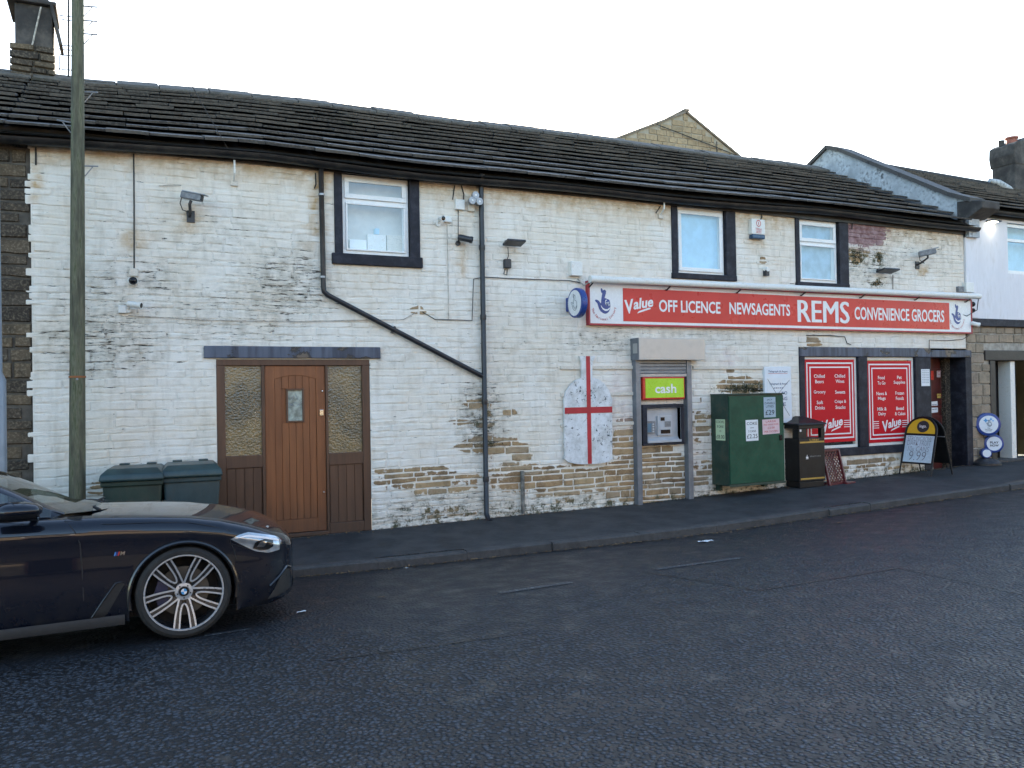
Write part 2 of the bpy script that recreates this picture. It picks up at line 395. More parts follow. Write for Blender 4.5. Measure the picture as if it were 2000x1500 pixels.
M['ridge_stone'] = mat('ridge_stone', (.105,.094,.080), .85, var=.35, sc=5, bump=.5, bsc=18, bd=.012, dirt=(.035,.036,.025), dirt_amt=.7)
M['deck'] = mat('roof_felt', (.012,.011,.011), .95, bump=0)

# ------------------------------------------------------------------ masonry builders
def stone_courses(x0f, x1f, z0, z1, holes, hmin, hmax, lmin, lmax, rng):
    "yields (xa, xb, za, zb) for every stone of a coursed wall, openings left free"
    z = z0
    while z < z1-.03:
        h = min(rng.uniform(hmin, hmax), z1-z); zb = z+h
        x0 = x0f(z+h/2, rng); x1 = x1f(z+h/2, rng)
        free = [(x0, x1)]
        for (a, b, c, d) in holes:
            if zb > c+.012 and z < d-.012:
                nf = []
                for (p, q) in free:
                    if b <= p or a >= q: nf.append((p, q))
                    else:
                        if a-p > .03: nf.append((p, a))
                        if q-b > .03: nf.append((b, q))
                free = nf
        for (p, q) in free:
            x = p
            while x < q-.02:
                l = rng.uniform(lmin, lmax)
                if q-(x+l) < lmin*.7: l = q-x
                yield (x, x+l, z, zb); x += l
        z = zb
def stone_geo(mb, xa, xb, za, zb, rng, joint, dep, y0=0.0, wearfn=None, rnd=None, plane=None):
    nx = 4 if xb-xa < .32 else 6
    j = joint/2; e = .010+.006*rng.random(); xa += j*rng.uniform(.6,1.3); xb -= j*rng.uniform(.6,1.3); za += j*rng.uniform(.5,1.4); zb -= j*rng.uniform(.5,1.4)
    if xb-xa < .03 or zb-za < .02: return False
    rnd = rng.random() if rnd is None else rnd
    us = [0, e/(xb-xa)]+[k/(nx-3+1) for k in range(1, nx-3)]+[1-e/(xb-xa), 1]
    vs_ = [0, e/(zb-za), 1-e/(zb-za), 1]; n0 = len(mb.v); tilt = rng.uniform(-.004,.004); nU, nV = len(us), 4
    wob = [rng.uniform(-1,1)*.007 for _ in range(nU)]; wob2 = [rng.uniform(-1,1)*.007 for _ in range(nU)]
    pts = []; A = []; B = []
    for vi, v in enumerate(vs_):
        for ui, u in enumerate(us):
            x = xa+(xb-xa)*u; z = za+(zb-za)*v
            ed = ui in (0, nU-1) or vi in (0, 3)
            if 0 < ui < nU-1: z += (wob[ui] if vi < 2 else wob2[ui])
            if (ui in (0, nU-1)) and vi in (0, 3): z += (.006 if vi == 0 else -.006)
            wb = wearfn(x, z)[0] if wearfn else 1.0
            z += .022*mnoise.noise((x*.55, z*.6, 3.1))+.008*mnoise.noise((x*2.1, z*2.3, 9.7))
            y = y0+(-dep+.0025+.016*min(1, wb+.25*max(0, mnoise.noise((x*1.7, z*3.1, 5.5)))) if wearfn else .014) if ed else y0-dep+tilt*(u-.5)*2+rng.uniform(-.002,.002)
            pts.append((x, y, z))
            if wearfn:
                w = wearfn(x, z); A.append((w[0], rnd, 1.0 if ed else 0.0, w[1])); B.append((w[2], w[3], w[4], w[5]))
            else: A.append((1, rnd, 1.0 if ed else 0.0, 0)); B.append((0,0,0,0))
    fs = [(a*nU+c, a*nU+c+1, (a+1)*nU+c+1, (a+1)*nU+c) for a in range(3) for c in range(nU-1)]
    if plane: pts = [plane(p) for p in pts]
    mb.add(pts, fs)
    mb.a = (mb.a or [])+A if mb.a is None else mb.a.__iadd__(A) or mb.a
    mb.b = (mb.b or [])+B if mb.b is None else mb.b.__iadd__(B) or mb.b
    return True
def wall_sheet(x0, x1, z0, z1, y, holes, step, wearfn=None, bscale=.45):
    xs = sorted(set([x0, x1]+[h[i] for h in holes for i in (0, 1) if x0 < h[i] < x1]+[x0+step*k for k in range(1, int((x1-x0)/step))]))
    zs = sorted(set([z0, z1]+[h[i] for h in holes for i in (2, 3) if z0 < h[i] < z1]+[z0+step*k for k in range(1, int((z1-z0)/step))]))
    mb = MB(); mb.a = []; mb.b = []; idx = {}
    def vid(i, k):
        if (i, k) not in idx:
            idx[i, k] = len(mb.v); mb.v.append(Vector((xs[i], y, zs[k])))
            if wearfn:
                w = wearfn(xs[i], zs[k]); mb.a.append((w[0]*max(bscale, min(1, w[3]*1.2)), .5, .6, w[1])); mb.b.append((w[2], w[3], w[4], w[5]))
            else: mb.a.append((1,.5,0,0)); mb.b.append((0,0,0,0))
        return idx[i, k]
    for i in range(len(xs)-1):
        for k in range(len(zs)-1):
            cx, cz = (xs[i]+xs[i+1])/2, (zs[k]+zs[k+1])/2
            if any(a < cx < b and c < cz < d for a, b, c, d in holes): continue
            mb.f.append((vid(i,k), vid(i+1,k), vid(i+1,k+1), vid(i,k+1))); mb.mi.append(0)
    return mb
def slate_geo(mb, o, u, v, n, w, l, th, rng, rnd):
    "one slab: o lower left corner on the deck, u along eaves, v up the slope; ragged lower edge"
    k = 5; lo = [rng.uniform(-.012,.012) for _ in range(k)]; sk = rng.uniform(-.008,.008)
    pts = []; A = []
    for t_ in (0, 1):
        for i in range(k):
            f = i/(k-1); pts.append(o+u*(w*f)+v*(lo[i]+sk*f)+n*(.026+th*t_)); A.append((0, rnd, 1.0 if t_ else .3, 0))
        for i in range(2):
            pts.append(o+u*(w*i)+v*l+n*(-.035+th*.5*t_)); A.append((0, rnd, 0, 0))
    top = [(7+i, 7+i+1, 13 if i >= 2 else 12) for i in range(4)]+[(9, 13, 12)]
    fr = [(i, i+1, 8+i, 7+i) for i in range(4)]
    mb.add(pts, top+fr+[(0, 7, 12, 5), (4, 6, 13, 11), (0, 5, 6, 4, 3, 2, 1)])
    mb.a = A if mb.a is None else (mb.a.extend(A) or mb.a)
def slate_roof(parent, x0, x1, eave, ridge, rows, wmin, wmax, rng, limit, keep, name='slate', rest='slates_beyond', mt='slate'):
    "eave(x), ridge(x) -> points; slates as parts of their own up to limit, ordered by keep(point)"
    items = []
    tot = sum(rows); acc = 0
    for ri, r in enumerate(rows):
        x = x0+rng.uniform(-.3, 0)
        while x < x1:
            w = rng.uniform(wmin, wmax); a = max(x, x0); b = min(x+w, x1)
            if b-a > .06: items.append((a, b, (acc+rng.uniform(-.028,.02)*(ri > 0))/tot, (acc+r*1.25)/tot, rng.random(), ri))
            x += w
        acc += r
    items.sort(key=lambda t: keep((t[0]+t[1])/2, t[2]))
    joined = MB(); joined.a = []
    for k, (a, b, f0, f1, rnd, ri) in enumerate(items):
        e, g = eave((a+b)/2), ridge((a+b)/2); ea, eb, ga = eave(a), eave(b), ridge(a)
        o = ea.lerp(ga, f0); u = (eb.lerp(ridge(b), f0)-o); w = u.length; u.normalize(); v = (ga-ea); L = v.length; v.normalize()
        n = u.cross(v).normalized()
        mb = MB() if k < limit else joined
        slate_geo(mb, o+n*.012, u, v, n, w-rng.uniform(.004,.016), L*(f1-f0), rng.uniform(.024,.040), rng, rnd)
        if k < limit: mb.build(name, M[mt], parent)
    if joined.v: tag(joined.build(rest, M[mt], parent), kind='stuff')

# ------------------------------------------------------------------ ground, road, pavement
def sheet(xs, ys, zf):
    mb = MB(); n = len(ys)
    mb.add([(x, yf if not callable(yf) else yf(x), zf(x, yf if not callable(yf) else yf(x))) for x in xs for yf in ys],
           [(i*n+k, (i+1)*n+k, (i+1)*n+k+1, i*n+k+1) for i in range(len(xs)-1) for k in range(n-1)])
    return mb
def road_mat():
    m_, t, b = new_mat('chipped_asphalt'); N = NT(t); p = N.pos()
    v = N.voro(p, 34); d = v.outputs['Distance']; vc = N.n('SeparateColor'); N.L(v.outputs['Color'], vc.inputs[0]); rnd = vc.outputs[0]
    big = N.noise(N.pos((.35,1,1)), .9, 5, .6); med = N.noise(p, 4, 5, .6); fine = N.noise(p, 160, 3)
    # tyre-polished bands and the smoother strip along the kerb
    y = N.n('SeparateXYZ'); N.L(N.n('NewGeometry').outputs['Position'], y.inputs[0])
    smooth = N.step(N.math('ADD', y.outputs[1], N.math('MULTIPLY', N.math('SUBTRACT', big, .5), 1.6)), -4.6, -3.6)
    c = N.mix(rnd, (.020,.025,.034), (.082,.094,.116))
    c = N.mix(N.step(d, .36, .56), c, (.005,.005,.006))
    cs = N.mix(fine, (.008,.009,.011), (.022,.023,.027))
    c = N.mix(N.math('MULTIPLY', smooth, .85), c, cs)
    c = N.mix(N.math('MULTIPLY', N.step(big, .5, .72), .45), c, (.022,.022,.024))
    c = N.mix(N.math('MULTIPLY', N.step(N.math('ADD', med, N.math('MULTIPLY', fine, .3)), .74, .86), .4), c, (.11,.10,.09))
    N.L(c, b.inputs['Base Color'])
    N.L(N.math('ADD', .37, N.math('MULTIPLY', N.math('SUBTRACT', 1.0, N.step(med, .3, .7)), .22)), b.inputs['Roughness'])
    b.inputs['Specular IOR Level'].default_value = .38
    h = N.math('SUBTRACT', 1.0, N.step(d, .12, .68)); h = N.math('ADD', h, N.math('MULTIPLY', rnd, .5))
    hm = N.math('MULTIPLY', h, N.math('SUBTRACT', 1.0, N.math('MULTIPLY', smooth, .7)))
    nb = N.bump(hm, 1.0, .022, None); N.bump(fine, .35, .004, b, nb)
    return m_
M['road'] = road_mat()
M['pave'] = mat('pavement_asphalt', (.026,.027,.030), .75, var=.4, sc=3, dirt=(.060,.055,.048), dirt_amt=.45, bump=.6, bsc=110, bd=.006)
M['kerbstone'] = mat('kerb_stone', (.058,.055,.054), .8, var=.35, sc=5, dirt=(.03,.028,.026), dirt_amt=.7, bump=.5, bsc=40, bd=.006)
M['ground'] = mat('rough_ground', (.05,.055,.03), .95, var=.4, sc=.5, bump=.3)
tag(MB().add([(-600,-600,-1.0),(600,-600,-1.0),(600,600,-1.0),(-600,600,-1.0)], [(0,1,2,3)]).build('ground', M['ground']), 'rough grassy ground around the street', 'ground', kind='structure')
xs = [-150,-80,-40]+[-30+k*.5 for k in range(121)]+[60,100,150]
rd = sheet(xs, [-17.5,-14,-12,-10,-8.5,-7.5,-6.5,-6,-5.5,-5.1,-4.5,-4,-3.4,-2.8,-2.4, lambda x: yk(x)+.02], road_z).build('road', M['road'], smooth='all')
tag(rd, 'dark chipped asphalt road in front of the shop', 'road', kind='structure')
pv = sheet([-40]+[-30+k*.5 for k in range(121)]+[45], [lambda x: yk(x)+.13, -1.3, -.9, -.5, .06], pave_z).build('pavement', M['pave'], smooth='all')
tag(pv, 'narrow dark asphalt pavement along the shop front', 'pavement', kind='structure')
krb = thing('kerb', (0,0,0), 'worn stone kerb along the edge of the pavement', 'kerb'); krb['kind'] = 'structure'
rk = random.Random(3); x = -9.0
while x < 26:
    l = rk.uniform(.75, 1.25); mb = MB(); g = rk.uniform(.003,.008); dz = rk.uniform(-.012,.008); dy = rk.uniform(-.012,.012)
    a, b_ = x+g/2, x+l-g/2; pts = []
    for q in (a, b_):
        k = yk(q)+dy; z = pave_z(q, k)+dz
        pts += [(q,k-.006,z-.30),(q,k,z-.02),(q,k+.02,z),(q,k+.14,z+.002),(q,k+.14,z-.3)]
    mb.add(pts, [(0,5,6,1),(1,6,7,2),(2,7,8,3),(3,8,9,4),(0,1,2,3,4),(9,8,7,6,5)])
    mb.build('kerb_stone', M['kerbstone'], krb, fixn=True); x += l
krb['category'] = 'kerb'
# ================================================================== the long painted shop building
rng = random.Random(11)
EAVE = [P(62,280).x-6.0, 14.42]
XL, XR = P(62,600).x, 14.42
ZT = 4.62
W1 = rect(669,344,800,503); W2 = rect(1323,405,1417,537); W3 = rect(1561,430,1638,556)
DOOR = rect(424,702,724,1038); SHOPW1 = rect(1572,696,1676.5,872); SHOPW2 = rect(1694,697.5,1788,871); SHOPD = rect(1818,698,1885.5,905)
SHOPD = (SHOPD[0], SHOPD[1], gz(13.9)-.3, SHOPD[3])
def grow(r, a, b, c, d): return (r[0]-a, r[1]+b, r[2]-c, r[3]+d)
J1 = rect(652.8,344,819,500); J2 = rect(1311.5,404,1436,545); J3 = rect(1553,425,1656,557)
TOPZ = ZT+.02
H1 = (J1[0], J1[1], rect(648,497,824,519)[2], TOPZ); H2 = (J2[0], J2[1], J2[2], TOPZ); H3 = (J3[0], J3[1], J3[2], TOPZ)
LINT = rect(398,677,742,700)
SHOPALL = (P(1560,700).x, P(1895,700).x, P(1700,887).z, P(1700,679).z)
SHOPDOORH = (P(1818,700).x, P(1895,700).x, -.3, P(1850,684).z)
DOORH = (DOOR[0], DOOR[1], -.4, DOOR[3])
holes = [H1, H2, H3, LINT, DOORH, SHOPALL, SHOPDOORH]
shop = thing('shop_building', (0,0,0), 'long low two storey stone building with flaking white painted front and stone slate roof', 'building')
wall = wall_sheet(XL, XR, -.5, ZT, .0015, holes, .11, wear).build('wall', M['joints'], shop)
inner = MB()
inner.box(XL, XL+.2, .3, 7.2, -.5, ZT); inner.box(XR-.2, XR, .3, 7.2, -.5, ZT); inner.box(XL, XR, 7.2, 7.4, -.5, ZT)
inner.build('rear_wall', M['sooty'], shop)
# stones: the bare and half bare ones one by one, the rest joined
items = list(stone_courses(lambda z, r: XL+r.choice((-.06,-.03,0,0,.02)), lambda z, r: XR, -.25, ZT, holes, .064, .112, .16, .55, rng))
def score(t):
    cx, cz = (t[0]+t[1])/2, (t[2]+t[3])/2
    w = wear(cx, cz); px, py = proj((cx, 0, cz))
    return w[0]*1.0+(t[1]-t[0])*.3 if 700 < px < 1790 and cz > gz(cx)-.02 else (t[1]-t[0])*.05
items.sort(key=lambda t: -score(t))
rest = MB()
for k, t in enumerate(items):
    mb = MB() if k < 290 else rest
    w = wear((t[0]+t[1])/2, (t[2]+t[3])/2)
    if stone_geo(mb, *t, rng, .013, rng.uniform(.0015,.0065)+.008*min(1, w[0]), 0, wear) and k < 290: mb.build('stone', M['painted'], wall)
tag(rest.build('painted_stonework', M['painted'], wall), kind='stuff')
# peeled plaster hole and battens
def batten(x0, x1, y, h=9, Y=-.03):
    a, b, c, d = rect(x0, y-h/2, x1, y+h/2); MB().box(a, b, Y, .01, c, d).build('batten', M['wood_batten'], shop, bevel=.003)
for x0, x1, y in ((1093,1238,718),(1352,1500,718),(1094,1238,770),(1094,1238,829),(1352,1384,829)): batten(x0, x1, y, 7)
# ---------------- windows
M['blind'] = mat('cream_blind', (.62,.60,.55), .8, var=.08, bump=0)
M['room_blue'] = mat('pale_blue_blind', (.36,.62,.78), .8, var=.08, bump=0)  # blue of the reflected sky put into the blind's colour
M['room'] = mat('dim_room', (.24,.40,.52), .9, bump=0)  # same painted sky reflection in a deeper blue
def frame_bars(mb, a, b, c, d, w, y0, y1):
    mb.box(a, b, y0, y1, d-w, d); mb.box(a, b, y0, y1, c, c+w); mb.box(a, a+w, y0, y1, c+w, d-w); mb.box(b-w, b, y0, y1, c+w, d-w)
def window(r, jr, sill, transom, kind):
    a, b, c, d = r
    ja, jb, jc, jd = jr
    MB().box(ja, a-.002, -.022, .16, jc, ZT-.012).build('jamb', M['navy'], shop, bevel=.008)
    MB().box(b+.002, jb, -.022, .16, jc, ZT-.012).build('jamb', M['navy'], shop, bevel=.008)
    MB().box(a, b, -.015, .2, d, ZT-.012).build('head', M['navy'], shop)
    sa, sb, sc, sdd = sill
    MB().box(sa, sb, -.05, .2, sc, sdd).build('sill', M['navy'], shop, bevel=.01)
    fr = MB(); Y0, Y1 = .045, .115; w = .068
    frame_bars(fr, a+.004, b-.004, sdd+.004, d-.004, w, Y0, Y1)
    c = sdd+.004
    zt = None
    if transom:
        zt = transom; fr.box(a+w, b-w, Y0+.002, Y1-.002, zt-.03, zt+.03)
    f = fr.build('window', M['upvc'], shop, bevel=.006)
    # opening sashes
    sash = []
    if transom: sash = [(a+.035, b-.035, zt+.028, d-.04), (a+.05, b-.05, c+.05, zt-.025)]
    else: sash = [(a+.04, b-.04, c+.04, d-.06)]
    for i, q in enumerate(sash):
        s = MB(); frame_bars(s, *q, .06 if not (transom and i) else .022, Y0-.022, Y0-.001); s.build('sash', M['upvc'], f, bevel=.005)
        ww = .045 if not (transom and i) else .015
        MB().box(q[0]+ww, q[1]-ww, Y0-.008, Y0-.002, q[2]+ww, q[3]-ww).build('pane', M['pane'], f)
    return f
f1 = window(W1, (J1[0], J1[1], W1[2]-.0, J1[3]), rect(647.5,499,824,520), P(736,395).z, 1)
f2 = window(W2, (J2[0], J2[1], J2[2], J2[3]), rect(1311,536,1436,547), None, 2)
f3 = window(W3, (J3[0], J3[1], J3[2], J3[3]), rect(1553,553,1656,560), P(1599,476).z, 3)
rm = MB(); a, b, c, d = W1
rm.add([(a-.1,.26,c-.1),(b+.1,.26,c-.1),(b+.1,.26,d+.1),(a-.1,.26,d+.1)], [(0,1,2,3)]); rm.build('room_wall', M['blind'], f1)
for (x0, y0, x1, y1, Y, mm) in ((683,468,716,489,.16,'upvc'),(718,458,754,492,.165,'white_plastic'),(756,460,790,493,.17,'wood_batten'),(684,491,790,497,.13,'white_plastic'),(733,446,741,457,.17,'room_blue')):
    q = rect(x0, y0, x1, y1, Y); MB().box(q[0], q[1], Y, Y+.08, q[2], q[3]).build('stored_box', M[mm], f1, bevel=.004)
for fw, r in ((f2, W2), (f3, W3)):
    MB().box(r[0]-.1, r[1]+.1, .118, .122, r[2]-.1, r[3]+.1).build('blind', M['room_blue'] if fw is f2 else M['room'], fw)  # panels behind the glass carry the sky reflection in their colour
# ---------------- oak door set with textured side lights
def woodm(name, c1, c2, sc=(18,18,1.1)):
    m_, t, b = new_mat(name); N = NT(t); p = N.pos(sc); n = N.noise(p, 1.0, 6, .62); oi = N.n('ObjectInfo')
    c = N.mix(N.step(n, .3, .72), c1, c2); c = N.mix(N.math('MULTIPLY', oi.outputs['Random'], .35), c, tuple(x*.6 for x in c1))
    z = N.n('SeparateXYZ'); N.L(N.n('NewGeometry').outputs['Position'], z.inputs[0])
    c = N.mix(N.math('MULTIPLY', N.step(N.math('ADD', z.outputs[2], N.math('MULTIPLY', n, .3)), .75, .1), .55), c, (.045,.028,.02))  # darker towards the bottom
    N.L(c, b.inputs['Base Color']); b.inputs['Roughness'].default_value = .5; N.bump(n, .25, .004, b); return m_
M['oak'] = woodm('oak_door', (.18,.058,.017), (.27,.094,.030)); M['oak_dark'] = woodm('dark_oak_frame', (.080,.036,.018), (.13,.060,.031))
def hammered():
    m_, t, b = new_mat('textured_glass'); N = NT(t); v = N.voro(N.pos(), 38, 'SMOOTH_F1'); n = N.noise(N.pos((1,1,1.6)), 42, 2)
    z = N.noise(N.pos(), 1.6, 3)
    N.L(N.mix(N.step(z, .35, .65), (.21,.145,.060), (.075,.062,.034)), b.inputs['Base Color'])  # warm base colour stands in for the reflection of sunlit houses
    b.inputs['Roughness'].default_value = .12; b.inputs['IOR'].default_value = 1.6; b.inputs['Specular IOR Level'].default_value = .8
    N.bump(N.math('ADD', n, v.outputs['Distance']), .55, .010, b); return m_
M['hammered'] = hammered()
dg = MB(); a, b, c, d = DOOR
ZB = gz((a+b)/2)+.015
dl = rect(518,712,635,1022, .06); L0, L1 = dl[0], dl[1]
S0 = rect(442,712,510,890); S1 = rect(643,712,707,884)
fy0, fy1 = .005, .10
dg.box(a, b, fy0, fy1, d-.075, d); dg.box(a, S0[0]-.01, fy0, fy1, ZB, d-.075); dg.box(S0[1]+.01, L0-.004, fy0, fy1, ZB, d-.075)
dg.box(L1+.004, S1[0]-.01, fy0, fy1, ZB, d-.075); dg.box(S1[1]+.01, b, fy0, fy1, ZB, d-.075)
for S in (S0, S1):
    dg.box(S[0]-.01, S[1]+.01, fy0, fy1, S[2]-.15, S[2]); dg.box(S[0]-.01, S[1]+.01, fy0, fy1, ZB, ZB+.13)
    dg.box(S[0]-.01, S[1]+.01, fy0+.03, fy1, ZB+.13, S[2]-.15)
dg.box(L0-.004, L1+.004, -.03, fy1, ZB, ZB+.045)
door = dg.build('door_frame', M['oak_dark'], shop, bevel=.006)
for S in (S0, S1):
    MB().box(S[0]-.012, S[1]+.012, .045, .055, S[2]-.002, d-.07).build('side_light', M['hammered'], door)
    n = 4; w = (S[1]-S[0])/n
    for k in range(n): MB().box(S[0]+w*k+.003, S[0]+w*(k+1)-.003, fy0+.016, fy0+.029, ZB+.132, S[2]-.152).build('plank', M['oak_dark'], door, bevel=.003)
LB, LT = ZB+.05, d-.08
leaf = MB(); leaf.box(L0, L1, .062, .09, LB, LT); leaf = leaf.build('door', M['oak'], shop)
ln = MB(); st = .115; fy = .030
ln.box(L0, L0+st, fy, .061, LB, LT); ln.box(L1-st*.95, L1, fy, .061, LB, LT); ln.box(L0+st+.001, L1-st*.95-.001, fy+.002, .061, LB, LB+.16)
pts = [(L0+st+.001, fy+.002, LT)]+[(L1-st*.95-.001, fy+.002, LT)]
xa, xb = L0+st+.001, L1-st*.95-.001; arch = [(xb-(xb-xa)*k/12, fy+.002, LT-.165+.05*(1-((k-6)/6)**2)) for k in range(13)]
ln.prism(pts+arch, (0,.028,0)); ln.build('rail', M['oak'], leaf, bevel=.003)
n = 6; w = (xb-xa)/n; gx0, gx1, gz0, gz1 = rect(563,762,592,822)
for k in range(n):
    x0, x1 = xa+w*k+.002, xa+w*(k+1)-.002
    segs = [(LB+.162, LT-.10)] if x1 < gx0+.01 or x0 > gx1-.01 else [(LB+.162, gz0-.02), (gz1+.02, LT-.10)]
    for q in segs: MB().box(x0, x1, .042, .061, *q).build('plank', M['oak'], leaf, bevel=.003)
gf = MB(); frame_bars(gf, gx0-.02, gx1+.02, gz0-.02, gz1+.02, .022, .022, .06); gf.build('glazing_bead', M['oak_dark'], leaf, bevel=.003)
M['leaded'] = mat('leaded_glass', (.30,.34,.30), .15, var=.5, sc=14, bump=.3, bsc=20)
MB().box(gx0, gx1, .045, .05, gz0, gz1).build('pane', M['leaded'], leaf)
ld = MB(); cx = (gx0+gx1)/2; hz = gz1-gz0
for q in ([(gx0,.044,gz0+hz*.45),(cx,.044,gz0+hz*.6),(gx1,.044,gz0+hz*.45)], [(gx0,.044,gz0+hz*.6),(cx,.044,gz0+hz*.45),(gx1,.044,gz0+hz*.6)], [(cx-.04,.044,gz1-.12),(cx,.044,gz1-.03),(cx+.04,.044,gz1-.12)]): ld.tube(q, .003, 5)
ld.build('lead_strip', M['galv'], leaf)
M['chrome'] = mat('chrome', (.7,.7,.7), .15, 1, var=.05, bump=0)
for q, r_ in (((629,764),.014), ((632,961),.012)):
    p = P(*q, .03); MB().lathe(p, [(r_,0),(r_,.012),(r_*.6,.02),(0,.022)], 12, -Y_, X_).build('lock', M['chrome'], leaf, smooth=True)
q = rect(624,800,631,812,.03); MB().box(q[0], q[1], .008, .03, q[2], q[3]).build('latch', M['chrome'], leaf, bevel=.005)
MB().box(LINT[0], LINT[1], -.035, .12, LINT[2], LINT[3]).build('lintel', M['navy_worn'], shop, bevel=.01)
MB().box(a-.02, b+.02, -.02, .15, gz(1.8)-.2, ZB-.002).build('threshold', M['kerbstone'], shop, bevel=.01)
# pot and ornament standing behind the right side light read through the glass are left to the glass
# ---------------- shop front: painted stone frame, two windows, recessed door
sx0, sx1 = SHOPALL[0], SHOPALL[1]
la = P(1690,697).z; lt = SHOPALL[3]; dt = SHOPDOORH[3]; dx0 = SHOPD[0]; dx1 = SHOPD[1]
MB().box(sx0, dx0-.002, -.03, .2, la, lt).build('lintel', M['navy_worn'], shop, bevel=.01)
MB().box(dx0+.002, sx1, -.034, .2, SHOPD[3], dt).build('lintel', M['navy_worn'], shop, bevel=.01)
sb = P(1700,872).z; sbb = SHOPALL[2]
MB().box(sx0, dx0-.002, -.04, .2, sbb, sb).build('sill', M['navy'], shop, bevel=.012)
for (p0, p1) in ((sx0, SHOPW1[0]), (SHOPW1[1], SHOPW2[0]), (SHOPW2[1], dx0-.002)):
    MB().box(p0, p1, -.022, .2, sb+.001, la-.001).build('pilaster', M['navy'], shop, bevel=.008)
MB().box(dx0-.20, dx0-.002, -.020, .2, gz(13.5)-.2, sbb-.001).build('door_jamb', M['navy'], shop, bevel=.008)
MB().box(dx1, sx1, -.026, .5, gz(14.3)-.2, SHOPD[3]-.001).build('door_jamb', M['navy'], shop, bevel=.01)
for SW in (SHOPW1, SHOPW2):
    fr = MB(); frame_bars(fr, SW[0]+.003, SW[1]-.003, sb+.003, la-.003, .05, .03, .09); wf = fr.build('window', M['white_plastic'], shop, bevel=.005)
    MB().box(SW[0]+.04, SW[1]-.04, .07, .078, sb+.04, la-.04).build('pane', M['pane'], wf)
M['maroon'] = mat('maroon_door_paint', (.085,.018,.016), .4, var=.25, bump=.1)
sdp = MB(); sdp.box(dx0-.1, dx1, .40, .45, gz(13.9)-.1, SHOPD[3]+.05); sdoor = sdp.build('shop_door', M['maroon'], shop)
for z0, z1 in ((.30,.95),(1.10,1.85)):
    q = MB(); frame_bars(q, dx0+.1, dx1-.12, gz(13.9)+z0, gz(13.9)+z1, .05, .38, .399); q.build('moulding', M['maroon'], sdoor, bevel=.008)
MB().box(dx0, dx1, -.0, .4, SHOPD[3]+.001, SHOPD[3]+.05).build('soffit', M['navy'], shop)
# ---------------- roof
SE = [(q[0], P(*q, -.2)) for q in ((-900,150),(0,247),(165,260),(330,274),(500,286),(815,325),(1060,348),(1300,374),(1600,400),(1880,432),(2200,470))]
SR = [(q[0], P(*q, 3.5)) for q in ((-900,90),(0,143),(170,163),(375,177),(600,200),(850,233),(1200,276),(1590,330),(1800,352))]
EL = [(p.x, p.z) for _, p in SE]; RL = [(p.x, p.z) for _, p in SR]
EL[0] = (EL[1][0]-6, EL[1][1]-.01); RL[0] = (RL[1][0]-6, RL[1][1]-.02)
def eave(x): return Vector((x, -.2, interp(EL, x)))
def ridge(x): return Vector((x, 3.5, interp(RL, x)))
RX0 = -1.05
dk = MB(); n = 30; XRR = 14.40
for i in range(n+1):
    x = RX0+(XRR-RX0)*i/n; e, r_ = eave(x), ridge(x); dk.v += [e-Vector((0,0,.06)), r_-Vector((0,0,.03)), Vector((x, 7.4, e.z))]
dk.f = [(i*3+k, (i+1)*3+k, (i+1)*3+k+1, i*3+k+1) for i in range(n) for k in (0, 1)]; dk.mi = [0]*len(dk.f)
roof = dk.build('roof', M['deck'], shop)
rows = [.40,.385,.37,.355,.34,.33,.32,.31,.30,.29,.28,.27]
slate_roof(roof, RX0, XRR, eave, ridge, rows, .30, .62, random.Random(5), 292, lambda x, f: x+f*1.2)
x = RX0; rr = random.Random(8)
while x < XRR-.1:
    l = min(rr.uniform(.5,.75), XRR-x); mb = MB(); a_, b_ = ridge(x+.008), ridge(x+l-.008); dz = rr.uniform(-.012,.02); mb.a = []
    for p in (a_, b_):
        for (y, z) in ((-.40,-.165),(-.385,-.115),(-.04,.055),(.04,.055),(.385,-.115),(.40,-.165)): mb.v.append(p+Vector((0,y,z+dz))); mb.a.append((0,.35+.3*rr.random(),.25,0))
    mb.f = [(k, k+6, k+7, k+1) for k in range(5)]+[(0,1,2,3,4,5),(11,10,9,8,7,6)]; mb.mi = [0]*7
    mb.build('ridge_tile', M['ridge_stone'], roof); x += l
# eaves: painted stone band, fascia, half round gutter
fb = MB()
ge = [(x, interp(EL, x)) for x in [XL-.6+k*.8 for k in range(20)]+[14.55]]
for (xa, za), (xb, zb) in zip(ge, ge[1:]): fb.add([(xa,-.03,ZT),(xb,-.03,ZT),(xb,-.03,zb-.03),(xa,-.03,za-.03),(xa,-.2,za-.05),(xb,-.2,zb-.05)], [(0,1,2,3),(3,2,5,4)])
fb.box(XL-.3, 14.42, -.045, -.002, ZT-.005, ZT+.11)
fb.box(XL-.3, 14.42, -.047, -.004, ZT-.04, ZT-.006)
fb.build('fascia', M['gutter'], shop)
def gutter(x0, x1, zf, y, r_, parent, mt='gutter'):
    mb = MB(); n = 7; xs_ = [x0+(x1-x0)*k/24 for k in range(25)]
    for x in xs_:
        zc = zf(x)
        for k in range(n): an = math.pi*k/(n-1); mb.v.append(Vector((x, y-r_*math.cos(an), zc-r_*1.05*math.sin(an))))
        for k in range(n): an = math.pi*(n-1-k)/(n-1); mb.v.append(Vector((x, y-(r_-.006)*math.cos(an), zc-(r_-.006)*math.sin(an))))
    q = 2*n; mb.f = [(i*q+k, i*q+(k+1) % q, (i+1)*q+(k+1) % q, (i+1)*q+k) for i in range(24) for k in range(q)]+[tuple(range(n)), tuple(range(24*q+n-1, 24*q-1, -1))]; mb.mi = [0]*len(mb.f)
    return mb.build('gutter', M[mt], parent, smooth=True, fixn=True)
gf_ = lambda x: interp(EL, x)-.085+.012*math.sin(x*1.3)
gutter(XL-.9, 14.62, gf_, -.155, .068, shop)
